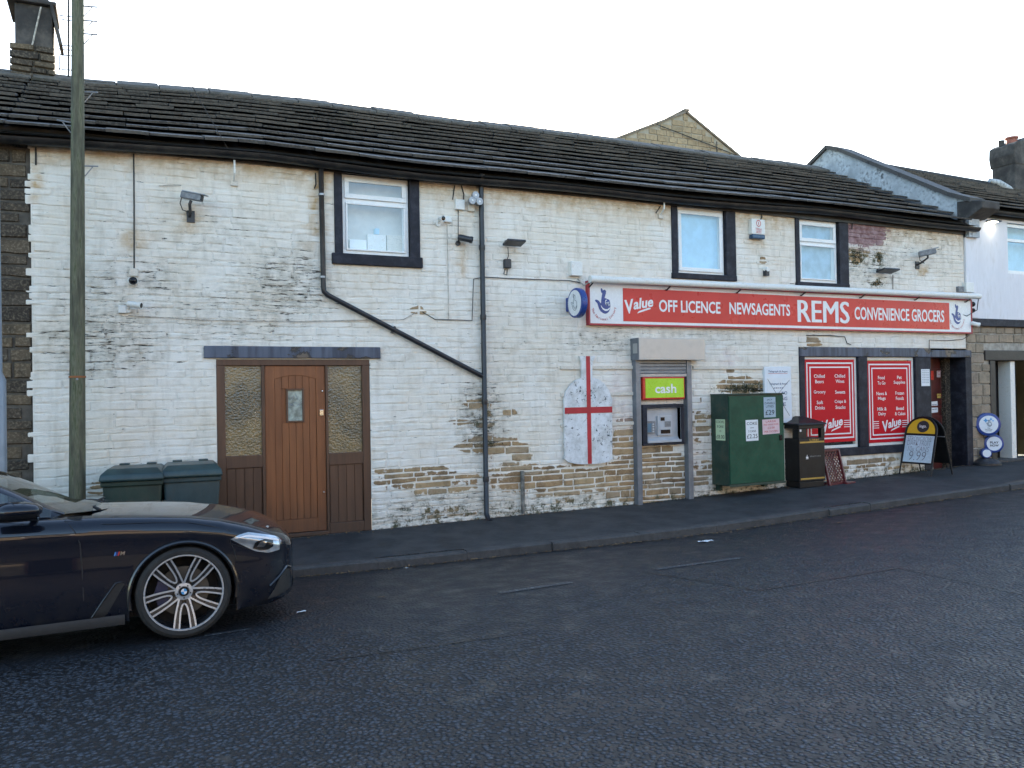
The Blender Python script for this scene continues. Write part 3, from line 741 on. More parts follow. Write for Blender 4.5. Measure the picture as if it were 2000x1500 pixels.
# ---------------- rainwater pipes
def pipe(pts, r_, name='downpipe'): return MB().tube(pts, r_, 14).build(name, M['black_pvc'], shop, smooth=True)
py_ = -.06
t1 = P(627,336,py_); t2 = P(632,572,py_); t3 = P(943,735,py_)
pipe([t1+Z_*.12+Y_*-.06, t1+Z_*.03+Y_*-.02, t1, t2+Z_*.06, t2+Z_*.015+X_*.008, t2+(t3-t2).normalized()*.06, t3], .033)
p0, p1 = P(941,370,py_-.01), P(949,1012,py_-.01); p0.x = p1.x = (p0.x+p1.x)/2
vp = pipe([p0+Z_*.2+Y_*-.05, p0+Z_*.05, p0, p1+Z_*.06, p1+Z_*.0+Y_*-.05, p1+Z_*-.03+Y_*-.12], .035)
for q in ((628,380),(630,541)): c_ = P(*q, py_); MB().lathe(c_-Z_*.012, [(.039,0),(.039,.024)], 14).build('pipe_clip', M['galv'], shop, smooth=True)
for z in (.55, 1.6, 2.75, 3.7): MB().lathe((p0.x, py_-.01, z), [(.041,0),(.043,.02),(.043,.05),(.041,.07)], 14).build('pipe_collar', M['black_pvc'], shop, smooth=True)
c_ = t2.lerp(t3, .42); MB().obox(c_+Y_*.03, (t3-t2).normalized(), Y_, (t3-t2).normalized().cross(Y_), .012, .04, .045).build('pipe_clip', M['black_pvc'], shop)
sp = P(1020,920,-.05); MB().tube([sp, P(1022,1003,-.05)], [.030,.028], 12).build('stub_pipe', mat('weathered_pipe', (.16,.15,.13), .8, var=.5, sc=8, dirt=(.4,.36,.3), dirt_amt=.5), shop, smooth=True)
# ---------------- cables clipped to the wall
def cable(pts, r_=.006, m_='cable', Y=-.022, sag=0):
    out = []
    for i, q in enumerate(pts):
        p = P(q[0], q[1], Y if len(q) < 3 else q[2]); out.append(p)
    MB().tube(out, r_, 6).build('cable', M[m_], shop, smooth=True)
cable([(261,300),(262,400),(262,526)], .008)
cable([(70,288),(70,322)], .009)
cable([(250,616),(400,625),(580,628),(700,625),(788,624),(815,609)], .005, 'cable_pale')
cable([(825,609),(850,624),(900,625),(922,626),(925,545),(945,541),(1000,544),(1060,546),(1112,548),(1135,552)], .006, 'cable')
cable([(873,436),(875,520),(876,624)], .005, 'cable_pale'); cable([(895,411),(895,470)], .005, 'cable')
cable([(888,362),(884,390)], .008); cable([(901,362),(906,380),(904,405)], .009)
cable([(616,338),(617,360),(614,368)], .008); cable([(1290,402),(1284,412),(1281,416)], .008); cable([(1486,408),(1488,424),(1485,430)], .008)
cable([(1815,684),(1815,664),(1850,665),(1880,663),(1893,655)], .006); cable([(1744,537),(1744,565)], .006)
cable([(1575,655),(1620,655),(1650,658),(1654,670),(1662,673)], .007)
cable([(354,362),(340,361),(310,363)], .005, 'cable_pale'); cable([(1665,432),(1664,448)], .009)
# ================================================================== left neighbour: unpainted sooty stone
lh = thing('stone_house', (-4,0,0), 'sooty unpainted stone house at the left edge with a tall chimney', 'house')
rl = random.Random(21)
lw = wall_sheet(-7, XL+.03, -.6, ZT, .022, [], .5).build('wall', M['mortar'], lh)
its = list(stone_courses(lambda z, r: -7, lambda z, r: XL+r.choice((-.10,-.03,0,0,0)), -.4, ZT, [], .11, .185, .22, .6, rl))
its.sort(key=lambda t: -t[1]); rest = MB()
for k, t in enumerate(its):
    mb = MB() if k < 90 else rest
    if stone_geo(mb, *t, rl, .016, rl.uniform(.004,.016), .012) and k < 90: mb.build('stone', M['sooty'], lw)
tag(rest.build('stonework_beyond', M['sooty'], lw), kind='stuff')
bx = MB(); bx.box(-7, -6.8, .1, 7.4, -.6, ZT); bx.box(-7, XL, 7.2, 7.4, -.6, ZT); bx.build('rear_wall', M['sooty'], lh)
dk = MB()
for x in (-7, -4, -2, RX0-.005):
    e, r_ = eave(x), ridge(x); dk.v += [e-Vector((0,0,.06)), r_-Vector((0,0,.03)), Vector((x, 7.4, e.z))]
dk.f = [(i*3+k, (i+1)*3+k, (i+1)*3+k+1, i*3+k+1) for i in range(3) for k in (0, 1)]; dk.mi = [0]*6
lroof = dk.build('roof', M['deck'], lh)
slate_roof(lroof, -6.5, RX0-.01, eave, ridge, rows, .34, .66, random.Random(6), 60, lambda x, f: -x)
x = RX0-.01
while x > -6.4:
    a_, b_ = ridge(x-.6), ridge(x-.01); mb = MB(); mb.a = []
    for p in (a_, b_):
        for (y, z) in ((-.40,-.165),(-.385,-.115),(-.04,.055),(.04,.055),(.385,-.115),(.40,-.165)): mb.v.append(p+Vector((0,y,z))); mb.a.append((0,.4,.2,0))
    mb.f = [(k, k+6, k+7, k+1) for k in range(5)]+[(0,1,2,3,4,5),(11,10,9,8,7,6)]; mb.mi = [0]*7
    mb.build('ridge_tile', M['ridge_stone'], lroof); x -= .62
gutter(-7, XL-.92, gf_, -.155, .068, lh)
MB().add([(-7,-.03,ZT-.02),(XL-.62,-.03,ZT-.02),(XL-.62,-.03,interp(EL,XL-.6)-.03),(-7,-.03,interp(EL,-7)-.03)], [(0,1,2,3)]).build('fascia', M['gutter'], lh)
# chimney: rendered shaft over a stone base
CY = 3.5
a, b, c, d = rect(33,25,106,108,CY); b0 = rect(23,108,111,160,CY)
sh = MB(); sh.box(a, b, CY-.28, CY+.42, c-.05, d); ch = sh.build('chimney', M['soot_render'], lh, bevel=.015)
rc = random.Random(4)
bb = MB(); bb.box(b0[0]+.03, b0[1]-.03, CY-.31, CY+.45, c-1.2, c); bb.build('chimney_base', M['mortar'], ch)
z = c-.75
while z < c-.02:
    h = rc.uniform(.08,.12); x = b0[0]
    while x < b0[1]-.03:
        l = min(rc.uniform(.16,.4), b0[1]-x); mb = MB(); stone_geo(mb, x, x+l, z, z+h, rc, .012, .02, CY-.33); mb.build('stone', M['sooty'], ch); x += l
    z += h
cp = MB(); cp.box(a-.10, b+.05, CY-.36, CY+.5, d, d+.06); cp.box(a+.02, b-.05, CY-.26, CY+.4, d+.06, d+.13); cp.build('cap', M['soot_render'], ch, bevel=.015)
q = P(72,8,CY); MB().lathe((q.x, CY, d+.12), [(.11,0),(.12,.10),(.10,.12),(.12,.14),(.10,.17),(.12,.20),(.10,.23),(.12,.26),(.10,.3)], 16).build('chimney_pot', mat('grey_pot', (.35,.33,.31), .6), ch, smooth=True)
e1, e2 = P(104,28,CY-.2), P(119,90,CY-.2); MB().obox((e1+e2)/2+X_*.0, (e2-e1).normalized(), Y_, (e2-e1).normalized().cross(Y_), .29, .22, .02).build('flashing_slab', M['soot_render'], ch)
st_ = P(80,14,CY-.34), P(63,88,CY-.34); MB().tube(st_, .012, 6).build('stay_wire', M['cable_pale'], ch)
aer = thing('television_aerial', (P(134,150,3.3).x, 3.3, P(134,150,3.3).z), 'rusty aerial mast with clamps strapped to the left chimney', 'aerial')
am = MB(); am.tube([P(134,150,3.3), P(134,-60,3.3)], .013, 8); am.build('mast', M['cable'], aer)
for y_, x2 in ((32,113),(40,120),(90,118),(98,112),(109,116),(137,114)):
    MB().tube([P(139,y_,3.3), P((134+x2)/2, y_-1, 3.3), P(x2, y_-3, 3.3)], .008, 6).build('clamp_arm', M['cable'], aer)
MB().tube([P(116,109,3.3), P(116,137,3.3)], .007, 6).build('clamp_arm', M['cable'], aer)

# ================================================================== right neighbour: white render over stone, raised gable
rh = thing('rendered_house', (16,0,0), 'house with smooth white rendered upper floor over pale bare stone at the right edge', 'house')
RX1 = 24.0; X0 = 14.44; zb_ = P(1950,634).z
zE = P(1948,414,-.05).z
RW = (P(1965,490).x, P(1965,490).x+1.3, P(1985,536).z, P(1985,438).z)
RD = (P(1943,800).x, P(1943,800).x+1.15, -.3, P(1960,704).z)
RDL = (P(1922,694).x, P(1922,694).x+1.75, P(1960,704).z, P(1960,684.5).z)
up = wall_sheet(X0, RX1, zb_+.10, zE+.02, -.03, [RW], 1.0); up.box(X0, X0+.03, -.03, .3, zb_+.1, zE+.02)
up.a = up.b = None
upo = up.build('rendered_wall', M['render_white'], rh)
MB().box(X0, RX1, -.07, .1, zb_-.045, zb_+.10).build('string_course', M['navy'], rh, bevel=.012)
MB().box(X0-.02, X0+.30, -.045, .0, zb_+.11, zE+.1).build('quoin_strip', M['render_white'], rh, bevel=.006)
rr_ = random.Random(31)
lo = wall_sheet(X0, RX1, -.3, zb_-.04, .014, [RD, RDL], .6).build('wall', M['mortar_pale'], rh)
its = list(stone_courses(lambda z, r: X0, lambda z, r: RX1, -.2, zb_-.045, [(RD[0]-.0, RD[1], -1, RD[3]), RDL], .15, .24, .22, .48, rr_)); rest = MB(); its.sort(key=lambda t: t[0])
for k, t in enumerate(its):
    mb = MB() if k < 120 else rest
    if stone_geo(mb, *t, rr_, .014, rr_.uniform(.002,.010), 0) and k < 120: mb.build('stone', M['pale_stone'], lo)
tag(rest.build('stonework_beyond', M['pale_stone'], lo), kind='stuff')
M['brown_paint'] = mat('dark_brown_paint', (.028,.022,.020), .5, var=.3, bump=.2)
MB().box(RDL[0], RDL[1], -.03, .15, RDL[2], RDL[3]).build('lintel', M['brown_paint'], rh, bevel=.01)
MB().box(RD[0]-.13, RD[0]+.02, -.018, .12, -.1, RD[3]-.002).build('door_jamb', M['brown_paint'], rh, bevel=.006)
MB().box(RD[0], RD[1], .32, .36, -.1, RD[3]).build('door', mat('black_door', (.014,.012,.012), .5), rh)
wp = P(1973,800,.12); MB().box(wp.x-.07, wp.x+.07, .05, .31, gz(15.6)+.02, RD[3]-.01).build('door_edge', M['white_plastic'], rh, bevel=.01)
MB().box(RD[0]+.05, RD[0]+.3, .30, .319, gz(15.6)+1.15, gz(15.6)+1.18).build('letter_slot', M['galv'], rh)
MB().box(RD[0]-.1, RD[1]+.1, -.06, .3, -.1, gz(15.6)+.05).build('door_step', M['kerbstone'], rh, bevel=.01)
fr = MB(); frame_bars(fr, RW[0]+.003, RW[1]-.003, RW[2]+.003, RW[3]-.003, .07, .01, .07); zt = P(1985,470).z; fr.box(RW[0]+.07, RW[1]-.07, .012, .068, zt-.03, zt+.03)
wf = fr.build('window', M['upvc'], rh, bevel=.006)
MB().box(RW[0]+.05, RW[1]-.05, .035, .042, RW[2]+.05, RW[3]-.05).build('pane', M['pane'], wf)
MB().box(RW[0]-.1, RW[1]+.1, .25, .26, RW[2]-.1, RW[3]+.1).build('blind', M['room_blue'], wf)  # sky reflection painted as the blue of this blind
def reave(x): return Vector((x, -.22, interp([(14.5, P(1893,400,-.22).z), (16.3, P(2000,413,-.22).z), (24, P(2000,413,-.22).z+.1)], x)))
q1, q2 = P(1745,331,3.5), P(1905,360,3.5)
def rridge(x): return Vector((x, 3.5, q1.z+(q2.z-q1.z)*(min(x,19)-q1.x)/(q2.x-q1.x)))
dk = MB()
for x in (14.72, 17, 20, RX1):
    e, r_ = reave(x), rridge(x); dk.v += [e-Vector((0,0,.06)), r_-Vector((0,0,.03)), Vector((x, 7.4, e.z))]
dk.f = [(i*3+k, (i+1)*3+k, (i+1)*3+k+1, i*3+k+1) for i in range(3) for k in (0, 1)]; dk.mi = [0]*6
rroof = dk.build('roof', M['deck'], rh)
slate_roof(rroof, 14.74, RX1, reave, rridge, rows, .34, .62, random.Random(16), 150, lambda x, f: x)
MB().tube([rridge(x)+Z_*.0 for x in (14.74,17,20,RX1)], .10, 10).build('ridge_capping', M['slate'], rroof)
MB().add([(14.6,-.06,reave(14.6).z-.16),(RX1,-.06,reave(24).z-.16),(RX1,-.06,reave(24).z-.02),(14.6,-.06,reave(14.6).z-.02)], [(0,1,2,3)]).build('fascia', M['gutter'], rh)
gutter(14.72, RX1, lambda x: reave(x).z-.05, -.17, .062, rh)
bx = MB(); bx.box(RX1-.2, RX1, .1, 7.4, -.3, zE+.2); bx.box(X0, RX1, 7.2, 7.4, -.3, zE+.2); bx.build('rear_wall', M['beige_stone'], rh)
# raised gable (tabling) between the two roofs, with kneeler stone
def GP(px, py, x=14.42): return PX(px, py, x)
top = [GP(1616,291), GP(1640,296), GP(1700,321), GP(1760,345), GP(1856,384)]
pk = top[0]; ft = Vector((14.42, -.12, top[-1].z-.02))
low = [Vector((14.42, -.12, interp(EL,14.4)-.25)), Vector((14.42, pk.y, interp(EL,14.4)-.25)), Vector((14.42, 7.4, interp(EL,14.4)-.25)), Vector((14.42, 7.4, interp(EL,14.4)+.2))]
top2 = [t for t in top if t.y > .05]
gb = MB(); gb.prism(low[:1]+low[2:]+top2+[Vector((14.42, -.12, top2[-1].z-(top2[-1].y+.12)*.45))], (.30,0,0)); gable = gb.build('gable_wall', M['render_grey'], rh, fixn=True)
pts = [Vector((14.40, 7.4, interp(EL,14.4)+.22))]+top2+[Vector((14.40, -.2, top2[-1].z-(top2[-1].y+.2)*.45))]
for p, q in zip(pts, pts[1:]):
    n_ = max(1, int((q-p).length/.75))
    for k in range(n_):
        a_, b_ = p.lerp(q, k/n_), p.lerp(q, (k+1)/n_); dd = (b_-a_).normalized()*.006
        mb = MB(); mb.a = []
        for w_ in (a_+dd, b_-dd): mb.v += [Vector((14.36,w_.y,w_.z)), Vector((14.78,w_.y,w_.z)), Vector((14.78,w_.y,w_.z+.085)), Vector((14.36,w_.y,w_.z+.085))]; mb.a += [(0,.3,.2,0)]*4
        mb.f = [(0,1,5,4),(1,2,6,5),(2,3,7,6),(3,0,4,7),(0,3,2,1),(4,5,6,7)]; mb.mi = [0]*6
        mb.build('coping_stone', M['slate'], gable, fixn=True)
kn = P(1884,388,-.3); kb = MB(); kz = kn.z
kb.prism([(14.385,.10,kz+.06),(14.385,-.42,kz-.02),(14.385,-.42,kz-.16),(14.385,-.13,kz-.30),(14.385,.10,kz-.30)], (.50,0,0)); kb.build('kneeler', M['soot_render'], gable, bevel=.02, fixn=True)
# right chimney
CY2 = 3.3; a = P(1983,330,2.95).x; b = a+1.15; c = P(1983,372,2.95).z; d = P(1983,285,2.95).z
sh = MB(); sh.box(a, b, CY2-.35, CY2+.27, c-.8, d); rch = sh.build('chimney', M['soot_render'], rh, bevel=.02)
cp = MB()
pts = [(a-.01,0,d-.45),(a-.07,0,d-.2),(a-.05,0,d+.05),(a+.12,0,d+.14),(a+.42,0,d+.22),(a+.6,0,d+.33),(a+.9,0,d+.33),(b-.2,0,d+.25),(b+.05,0,d+.1),(b+.06,0,d-.2),(b,0,d-.45)]
cp.prism([(x, CY2-.37, z) for x, _, z in pts], (0,.68,0)); cp.build('chimney_head', M['soot_render'], rch, bevel=.03, fixn=True)
q = P(1976,252,CY2); MB().lathe((a+.42, CY2, d+.2), [(.13,0),(.13,.10),(.16,.12),(.16,.16),(.12,.17)], 16).build('chimney_pot', M['terracotta'], rch, smooth=True)
q = P(1942,262,CY2); MB().lathe((a+.08, CY2+.05, d+.10), [(.07,0),(.07,.13),(.075,.15)], 14).build('chimney_pot', M['soot_render'], rch, smooth=True)
q = P(1938,353,CY2-.36); fl = MB(); fl.tube([q+X_*-.1, q+X_*.25+Z_*-.03, q+X_*.6+Z_*-.15, q+X_*.9+Z_*-.3], [.05,.08,.09,.06], 10); fl.build('mortar_fillet', M['render_grey'], rch, smooth=True)
# lit wall lamp on the render
lp = P(1938,434,-.06); wl = thing('wall_lamp', lp, 'small black wall lamp lit on the white render beside the gutter', 'lamp')
MB().box(lp.x-.14, lp.x+.14, lp.y-.10, lp.y+.03, lp.z, lp.z+.03).build('lamp_body', M['dark_plastic'], wl, bevel=.006)
M['lit'] = new_mat('lit_diffuser')[0]; _b = M['lit'].node_tree.nodes['Principled BSDF']; _b.inputs['Emission Color'].default_value = (1,.93,.75,1); _b.inputs['Emission Strength'].default_value = 6
MB().box(lp.x-.11, lp.x+.05, lp.y-.085, lp.y+.01, lp.z-.012, lp.z-.001).build('diffuser', M['lit'], wl)
ldt = bpy.data.lights.new('lamp_light', 'SPOT'); ldt.energy = .5; ldt.spot_size = R(110); ldt.spot_blend = .8; ldt.color = (1,.92,.72); ldt.shadow_soft_size = .05
lo_ = bpy.data.objects.new('lamp_light', ldt); col.objects.link(lo_); lo_.parent = wl; lo_.location = (-.03,-.05,-.03); lo_.rotation_euler = (R(-12),0,0)

# ================================================================== house behind: only its beige gable shows
gbx = [P(1205,272,14), P(1339,221,14), P(1445,309,14)]
gh = thing('gabled_house', (gbx[1].x, 14, 0), 'beige block gable of a taller house rising behind the slate roof', 'house')
L_, pk, R_ = gbx; ext = 1.6
sl = (pk.z-L_.z)/(pk.x-L_.x); sr = (pk.z-R_.z)/(R_.x-pk.x)
l2 = Vector((L_.x-ext, 14, L_.z-sl*ext)); r2 = Vector((R_.x+ext, 14, R_.z-sr*ext))
gw = MB(); gw.prism([(l2.x,14,-1),(r2.x,14,-1),tuple(r2),tuple(pk),tuple(l2)], (0,9,0)); gwo = gw.build('wall', M['beige_stone'], gh, fixn=True)
rg = random.Random(41); z = L_.z-.75; gst = MB()
while z < pk.z-.15:   # block courses of the visible triangle
    h = .22; xa = max(pk.x-(pk.z-z-h)/sl, l2.x)+.03; xb = min(pk.x+(pk.z-z-h)/sr, r2.x)-.03; x = xa
    while x < xb-.05:
        l = min(rg.uniform(.3,.55), xb-x); mb = MB(); stone_geo(mb, x, x+l, z, z+h, rg, .016, .008, 13.985)
        mb.build('block', M['gable_block'] if 'gable_block' in M else M.setdefault('gable_block', masonry('gable_block', False, [(0,(.34,.255,.155)),(.4,(.40,.30,.185)),(.75,(.44,.335,.21)),(1,(.37,.28,.175))], .08)), gwo) if len(gwo.children) < 200 else None; x += l
    z += h
for p, q in ((l2, pk), (pk, r2)):
    dd = (q-p).normalized(); nn = Vector((-dd.z,0,dd.x)); mb = MB(); mb.a = []
    c0 = (p+q)/2+nn*.035; mb.obox(c0+Y_*4.55, dd, Y_, nn, (q-p).length/2+.02, 4.63, .035); mb.a = None
    mb.build('roof', M['verge'] if 'verge' in M else M.setdefault('verge', mat('brown_concrete_tile', (.20,.165,.13), .85, var=.3, sc=6, bump=.4, bsc=20, bd=.01)), gh)
MB().obox(pk+Vector((0,4.55,.09)), X_, Y_, Z_, .11, 4.66, .05).build('ridge_tile', M['verge'], gh, bevel=.03)
wv = [P(1283,243,13.9), P(1400,288,13.9), P(1437,303,13.9)]; MB().tube(wv, .016, 6).build('cable', M['cable'], gh); MB().tube([P(1400,276,13.9), P(1400,300,13.9)], .016, 6).build('cable', M['cable'], gh)

# ================================================================== terrace across the road (seen in the glass and the paintwork)
def opposite(x0, x1, colr, k):
    h = thing('terraced_house', ((x0+x1)/2, -19, 0), ['sunlit sandstone terraced house across the road, end of the row towards the car', 'second sunlit terraced house across the road', 'third sunlit terraced house across the road', 'fourth sunlit terraced house across the road',
        'fifth sunlit terraced house across the road','sixth sunlit terraced house across the road','sunlit terraced house across the road at the uphill end, with orange chimney pots'][k], 'house', 'terrace across the road')
    m_ = mat('sandstone_front', colr, .9, var=.2, sc=3, bump=.4, bsc=18, bd=.015, dirt=(.07,.05,.035), dirt_amt=.5)
    base = gz(x0)-.25; ez = 4.6+.06*k
    MB().box(x0, x1, -25, -19, base-.5, ez).build('wall', m_, h)
    mb = MB(); mb.prism([(x0,-18.7,ez-.1),(x0,-25.3,ez-.1),(x0,-22,ez+2.0)], (x1-x0,0,0)); mb.a = [(0,.4,0,0)]*len(mb.v); mb.build('roof', M['slate'], h, fixn=True)
    c = MB(); cx = x1-.7; c.box(cx-.45, cx+.45, -22.4, -21.5, ez+1.2, ez+3.2); co = c.build('chimney', m_, h)
    for q in (-.22, .22): MB().lathe((cx+q, -21.95, ez+3.2), [(.13,0),(.11,.55),(.13,.6)], 12).build('chimney_pot', M['terracotta'], co, smooth=True)
    w = x1-x0
    for fx, z0, z1, dw in ((.28,1.0,2.2,1.0),(.28,3.0,4.1,1.0),(.72,3.0,4.1,1.0),(.72,.1,2.1,.95)):
        xc = x0+w*fx; nm = 'door' if z0 < .5 else 'window'
        f = MB(); f.box(xc-dw/2-.1, xc+dw/2+.1, -19, -18.94, base+z0-.1, base+z1+.15); f = f.build(nm, M['upvc'] if nm == 'window' else M['maroon'], h)
        MB().box(xc-dw/2, xc+dw/2, -18.94, -18.93, base+z0, base+z1).build('pane', M['lens'], f)
for k in range(7): opposite(-14+7.4*k, -14+7.4*(k+1)-.02, [(.40,.30,.19),(.36,.27,.18),(.42,.33,.21),(.33,.25,.17),(.42,.31,.19),(.38,.29,.19),(.42,.33,.21)][k], k)
fp = sheet([-40]+[-30+k*2 for k in range(31)]+[45], [-19.05, -18.2, -17.4], lambda x, y: road_z(x, -17.4)+.1).build('far_pavement', M['pave'])
tag(fp, 'pavement on the far side of the road', 'pavement', kind='structure')
# ================================================================== fixtures on the shop wall
def box_cam(q, aim, label, flip=1, s=1.0):
    "old box camera in a sun-shield housing on a bracket"
    p = P(*q, -.22); t = thing('security_camera', p, label, 'camera'); d = Vector(aim).normalized(); r_ = d.cross(Z_).normalized(); u = r_.cross(d)
    MB().obox(p, d, r_, u, .155*s, .055*s, .048*s).build('housing', M['grey_plastic'], t, bevel=.008)
    MB().obox(p+u*.056*s+d*.03, d, r_, u, .18*s, .064*s, .006).build('sun_shield', M['galv'], t, bevel=.003)
    MB().obox(p+d*.157*s, d, r_, u, .003, .042*s, .036*s).build('lens', M['lens'], t)
    b = MB(); b.tube([p-u*.045, p-u*.09-d*.01, Vector((p.x-.01*flip, -.10, p.z-.16)), Vector((p.x-.015*flip, -.015, p.z-.19))], .018, 8); b.build('bracket', M['dark_plastic'], t, smooth=True)
    MB().box(p.x-.045, p.x+.045, -.022, .0, p.z-.26, p.z-.12).build('wall_plate', M['dark_plastic'], t, bevel=.004)
    MB().tube([p-d*.15*s, p-d*.16*s-u*.1, p-d*.08-u*.17, Vector((p.x-.02, -.06, p.z-.15))], .006, 6).build('lead', M['cable'], t)
    return t
box_cam((375,384), (.86,-.5,-.22), 'old grey box security camera on a bracket left of the upper window', 1, .78)
box_cam((1811,494), (.75,-.62,.18), 'old grey box security camera high on the wall above the right end of the sign', 1, .9)
def bullet(q, aim, m_, label, L=.16, r_=.034, Y=-.13, box=None):
    p = P(*q, Y); t = thing('security_camera', p, label, 'camera'); d = Vector(aim).normalized(); a = d.cross(Z_).normalized()
    MB().lathe(p-d*L*.5, [(r_*.8,0),(r_,.02),(r_,L*.8),(r_*1.12,L*.82),(r_*1.12,L),(r_*.9,L)], 16, d, a).build('barrel', M[m_], t, smooth=True)
    MB().lathe(p+d*L*.501, [(r_*.88,0),(0,.004)], 14, d, a).build('lens', M['lens'], t, smooth=True)
    b = MB(); b.tube([p-d*L*.35, p-d*L*.4-Z_*.03+Y_*.03, Vector((p.x-d.x*.08, -.02, p.z-.05))], .012, 8); b.build('bracket', M[m_], t, smooth=True)
    MB().lathe(Vector((p.x-d.x*.08, -.02, p.z-.05)), [(.035,0),(.035,.018)], 14, -Y_, X_).build('wall_plate', M[m_], t)
    if box:
        x = rect(*box); MB().box(x[0], x[1], -.05, .0, x[2], x[3]).build('connection_box', M['white_plastic'], t, bevel=.006)
    return t
bullet((263,595), (.85,-.5,-.15), 'white_plastic', 'white bullet camera with a square box right of the telegraph pole', box=(231,597,247,612))
bullet((862,427), (.1,-1,-.1), 'white_plastic', 'white bullet camera pointing straight out right of the upper window', L=.12, box=(866,424,880,435))
bullet((909,466), (.85,-.5,-.25), 'dark_plastic', 'dark grey bullet camera beside the vertical downpipe', L=.2, r_=.042)
bullet((1905,633), (.8,-.6,-.3), 'white_plastic', 'small white bullet camera under the right end of the sign', L=.15, r_=.04)
def dome(q, label, r_=.055, m_='white_plastic'):
    p = P(*q, -.06); t = thing('dome_camera', p, label, 'camera')
    MB().lathe(Vector((p.x,-.0,p.z)), [(r_*1.1,0),(r_*1.1,.03),(r_*.95,.045)], 18, -Y_, X_).build('base', M[m_], t, smooth=True)
    MB().lathe(Vector((p.x,-.045,p.z)), [(r_*.93,0),(r_*.8,r_*.45),(r_*.45,r_*.8),(0,r_*.93)], 18, -Y_, X_).build('dome', M['lens'], t, smooth=True)
dome((260,548), 'dark dome camera under a cream box below the black cable', .05)
dome((1901,594), 'upper of two dome cameras at the right end of the sign', .055, 'grey_plastic')
dome((1902,606), 'lower of two dome cameras at the right end of the sign', .045, 'grey_plastic')
def jbox(x0, y0, x1, y1, label, m_='white_plastic', dep=.06, name='junction_box'):
    q = rect(x0, y0, x1, y1); o = MB().box(q[0], q[1], -dep, .0, q[2], q[3]).build(name, M[m_], bevel=.008)
    return tag(o, label, 'box')
jbox(252,525,270,541,'cream junction box at the foot of the black cable','wood_batten')
jbox(887,391,905,411,'grey white junction box under the eaves beside the lamp cluster')
jbox(912,401,925,414,'small cream junction box below the lamp cluster','wood_batten',.05)
jbox(1110,512,1132,540,'grey white alarm box above the round lottery sign', dep=.09)
jbox(1878,553,1893,572,'white junction box above the right end of the sign', dep=.1)
jbox(1867,560,1877,571,'small grey sensor box beside the white box above the sign','grey_plastic')
# three-lamp cluster
p = P(928,389,-.14); t = thing('lamp_cluster', p, 'cluster of three small round lamps under the eaves beside the downpipe', 'lamp')
for dx, dz in ((.0,.05),(-.05,-.025),(.055,-.03)):
    MB().lathe(p+Vector((dx,.08,dz)), [(.02,0),(.045,.05),(.05,.11),(.04,.11)], 14, -Y_, X_).build('lamp_head', M['galv'], t, smooth=True)
    MB().lathe(p+Vector((dx,-.025,dz)), [(.038,0),(0,.008)], 14, -Y_, X_).build('lens', M['white_plastic'], t, smooth=True)
MB().tube([p+Y_*.06, p+Y_*.13+Z_*-.03], .02, 8).build('bracket', M['galv'], t)
# flood lights
def flood(x0, y0, x1, y1, label, tilt=.35):
    p = P((x0+x1)/2, (y0+y1)/2, -.16); w = P(x1,(y0+y1)/2,-.16).x-P(x0,(y0+y1)/2,-.16).x
    t = thing('flood_light', p, label, 'lamp'); f = Vector((0,-math.cos(tilt),-math.sin(tilt)*.6)).normalized(); f = Vector((-.05,-.9,.18)).normalized()
    u = f; n = X_.cross(u).normalized()
    MB().obox(p, X_, u, n, w*.46, .10, .016).build('body', M['dark_plastic'], t, bevel=.008)
    MB().obox(p-n*.018, X_, u, n, w*.40, .085, .003).build('lens', M['upvc'], t)
    b = MB(); b.box(p.x-w*.25, p.x+w*.25, -.03, -.005, p.z+.0, p.z+.05); b.tube([p+Y_*.08+X_*-.07, Vector((p.x-.07,-.02,p.z+.03))], .01, 6); b.build('bracket', M['dark_plastic'], t)
    return t
flood(985,466,1024,482,'dark flood light with a pale lens right of the downpipe')
flood(1718,521,1751,536,'dark flood light below the purple bare patch near the right end')
q = rect(982,507,995,525); t = thing('motion_sensor', P(988,516), 'small black motion sensor hanging below the flood light', 'sensor')
MB().box(q[0], q[1], -.07, 0, q[2], q[3]).build('body', M['dark_plastic'], t, bevel=.012)
MB().tube([P(992,483,-.05), P(993,500,-.04), P(990,508,-.04)], .006, 6).build('lead', M['cable'], t)
MB().tube([P(986,525,-.03), P(984,535,-.03), P(990,537,-.03), P(991,526,-.03)], .006, 6).build('lead', M['cable'], t)
# burglar alarm siren
q = rect(1461,430,1487,468); t = thing('alarm_siren', P(1474,450), 'white alarm bell box with red lettering and blue base between the upper windows', 'alarm')
hz = q[3]-q[2]
MB().box(q[0], q[1], -.09, 0, q[2]+hz*.22, q[3]).build('cover', M['white_plastic'], t, bevel=.012)
M['blue_lens'] = mat('blue_strobe', (.03,.07,.13), .25, bump=0)
MB().box(q[0]+.01, q[1]-.005, -.095, 0, q[2], q[2]+hz*.215).build('strobe', M['blue_lens'], t, bevel=.014)
M['ink_red'] = mat('red_ink', (.45,.05,.05), .5, bump=0); M['ink'] = mat('black_ink', (.02,.02,.025), .6, bump=0); M['ink_grey'] = mat('grey_ink', (.16,.16,.19), .6, bump=0)
lt_ = MB(); cx = (q[0]+q[1])/2
put_text(lt_, 'TESLA', (cx,-.09,q[2]+hz*.48), X_, Z_, .13, .04); put_text(lt_, '~', (cx,-.09,q[2]+hz*.37), X_, Z_, .11, .018); put_text(lt_, '~', (cx,-.09,q[2]+hz*.30), X_, Z_, .11, .018)
for k in range(24):
    a0, a1 = 2*math.pi*k/24, 2*math.pi*(k+1)/24; cc = Vector((cx,-.0925,q[2]+hz*.78))
    lt_.add([cc+Vector((math.cos(a)*r_,0,math.sin(a)*r_*1.15)) for a, r_ in ((a0,.048),(a1,.048),(a1,.036),(a0,.036))], [(0,3,2,1)])
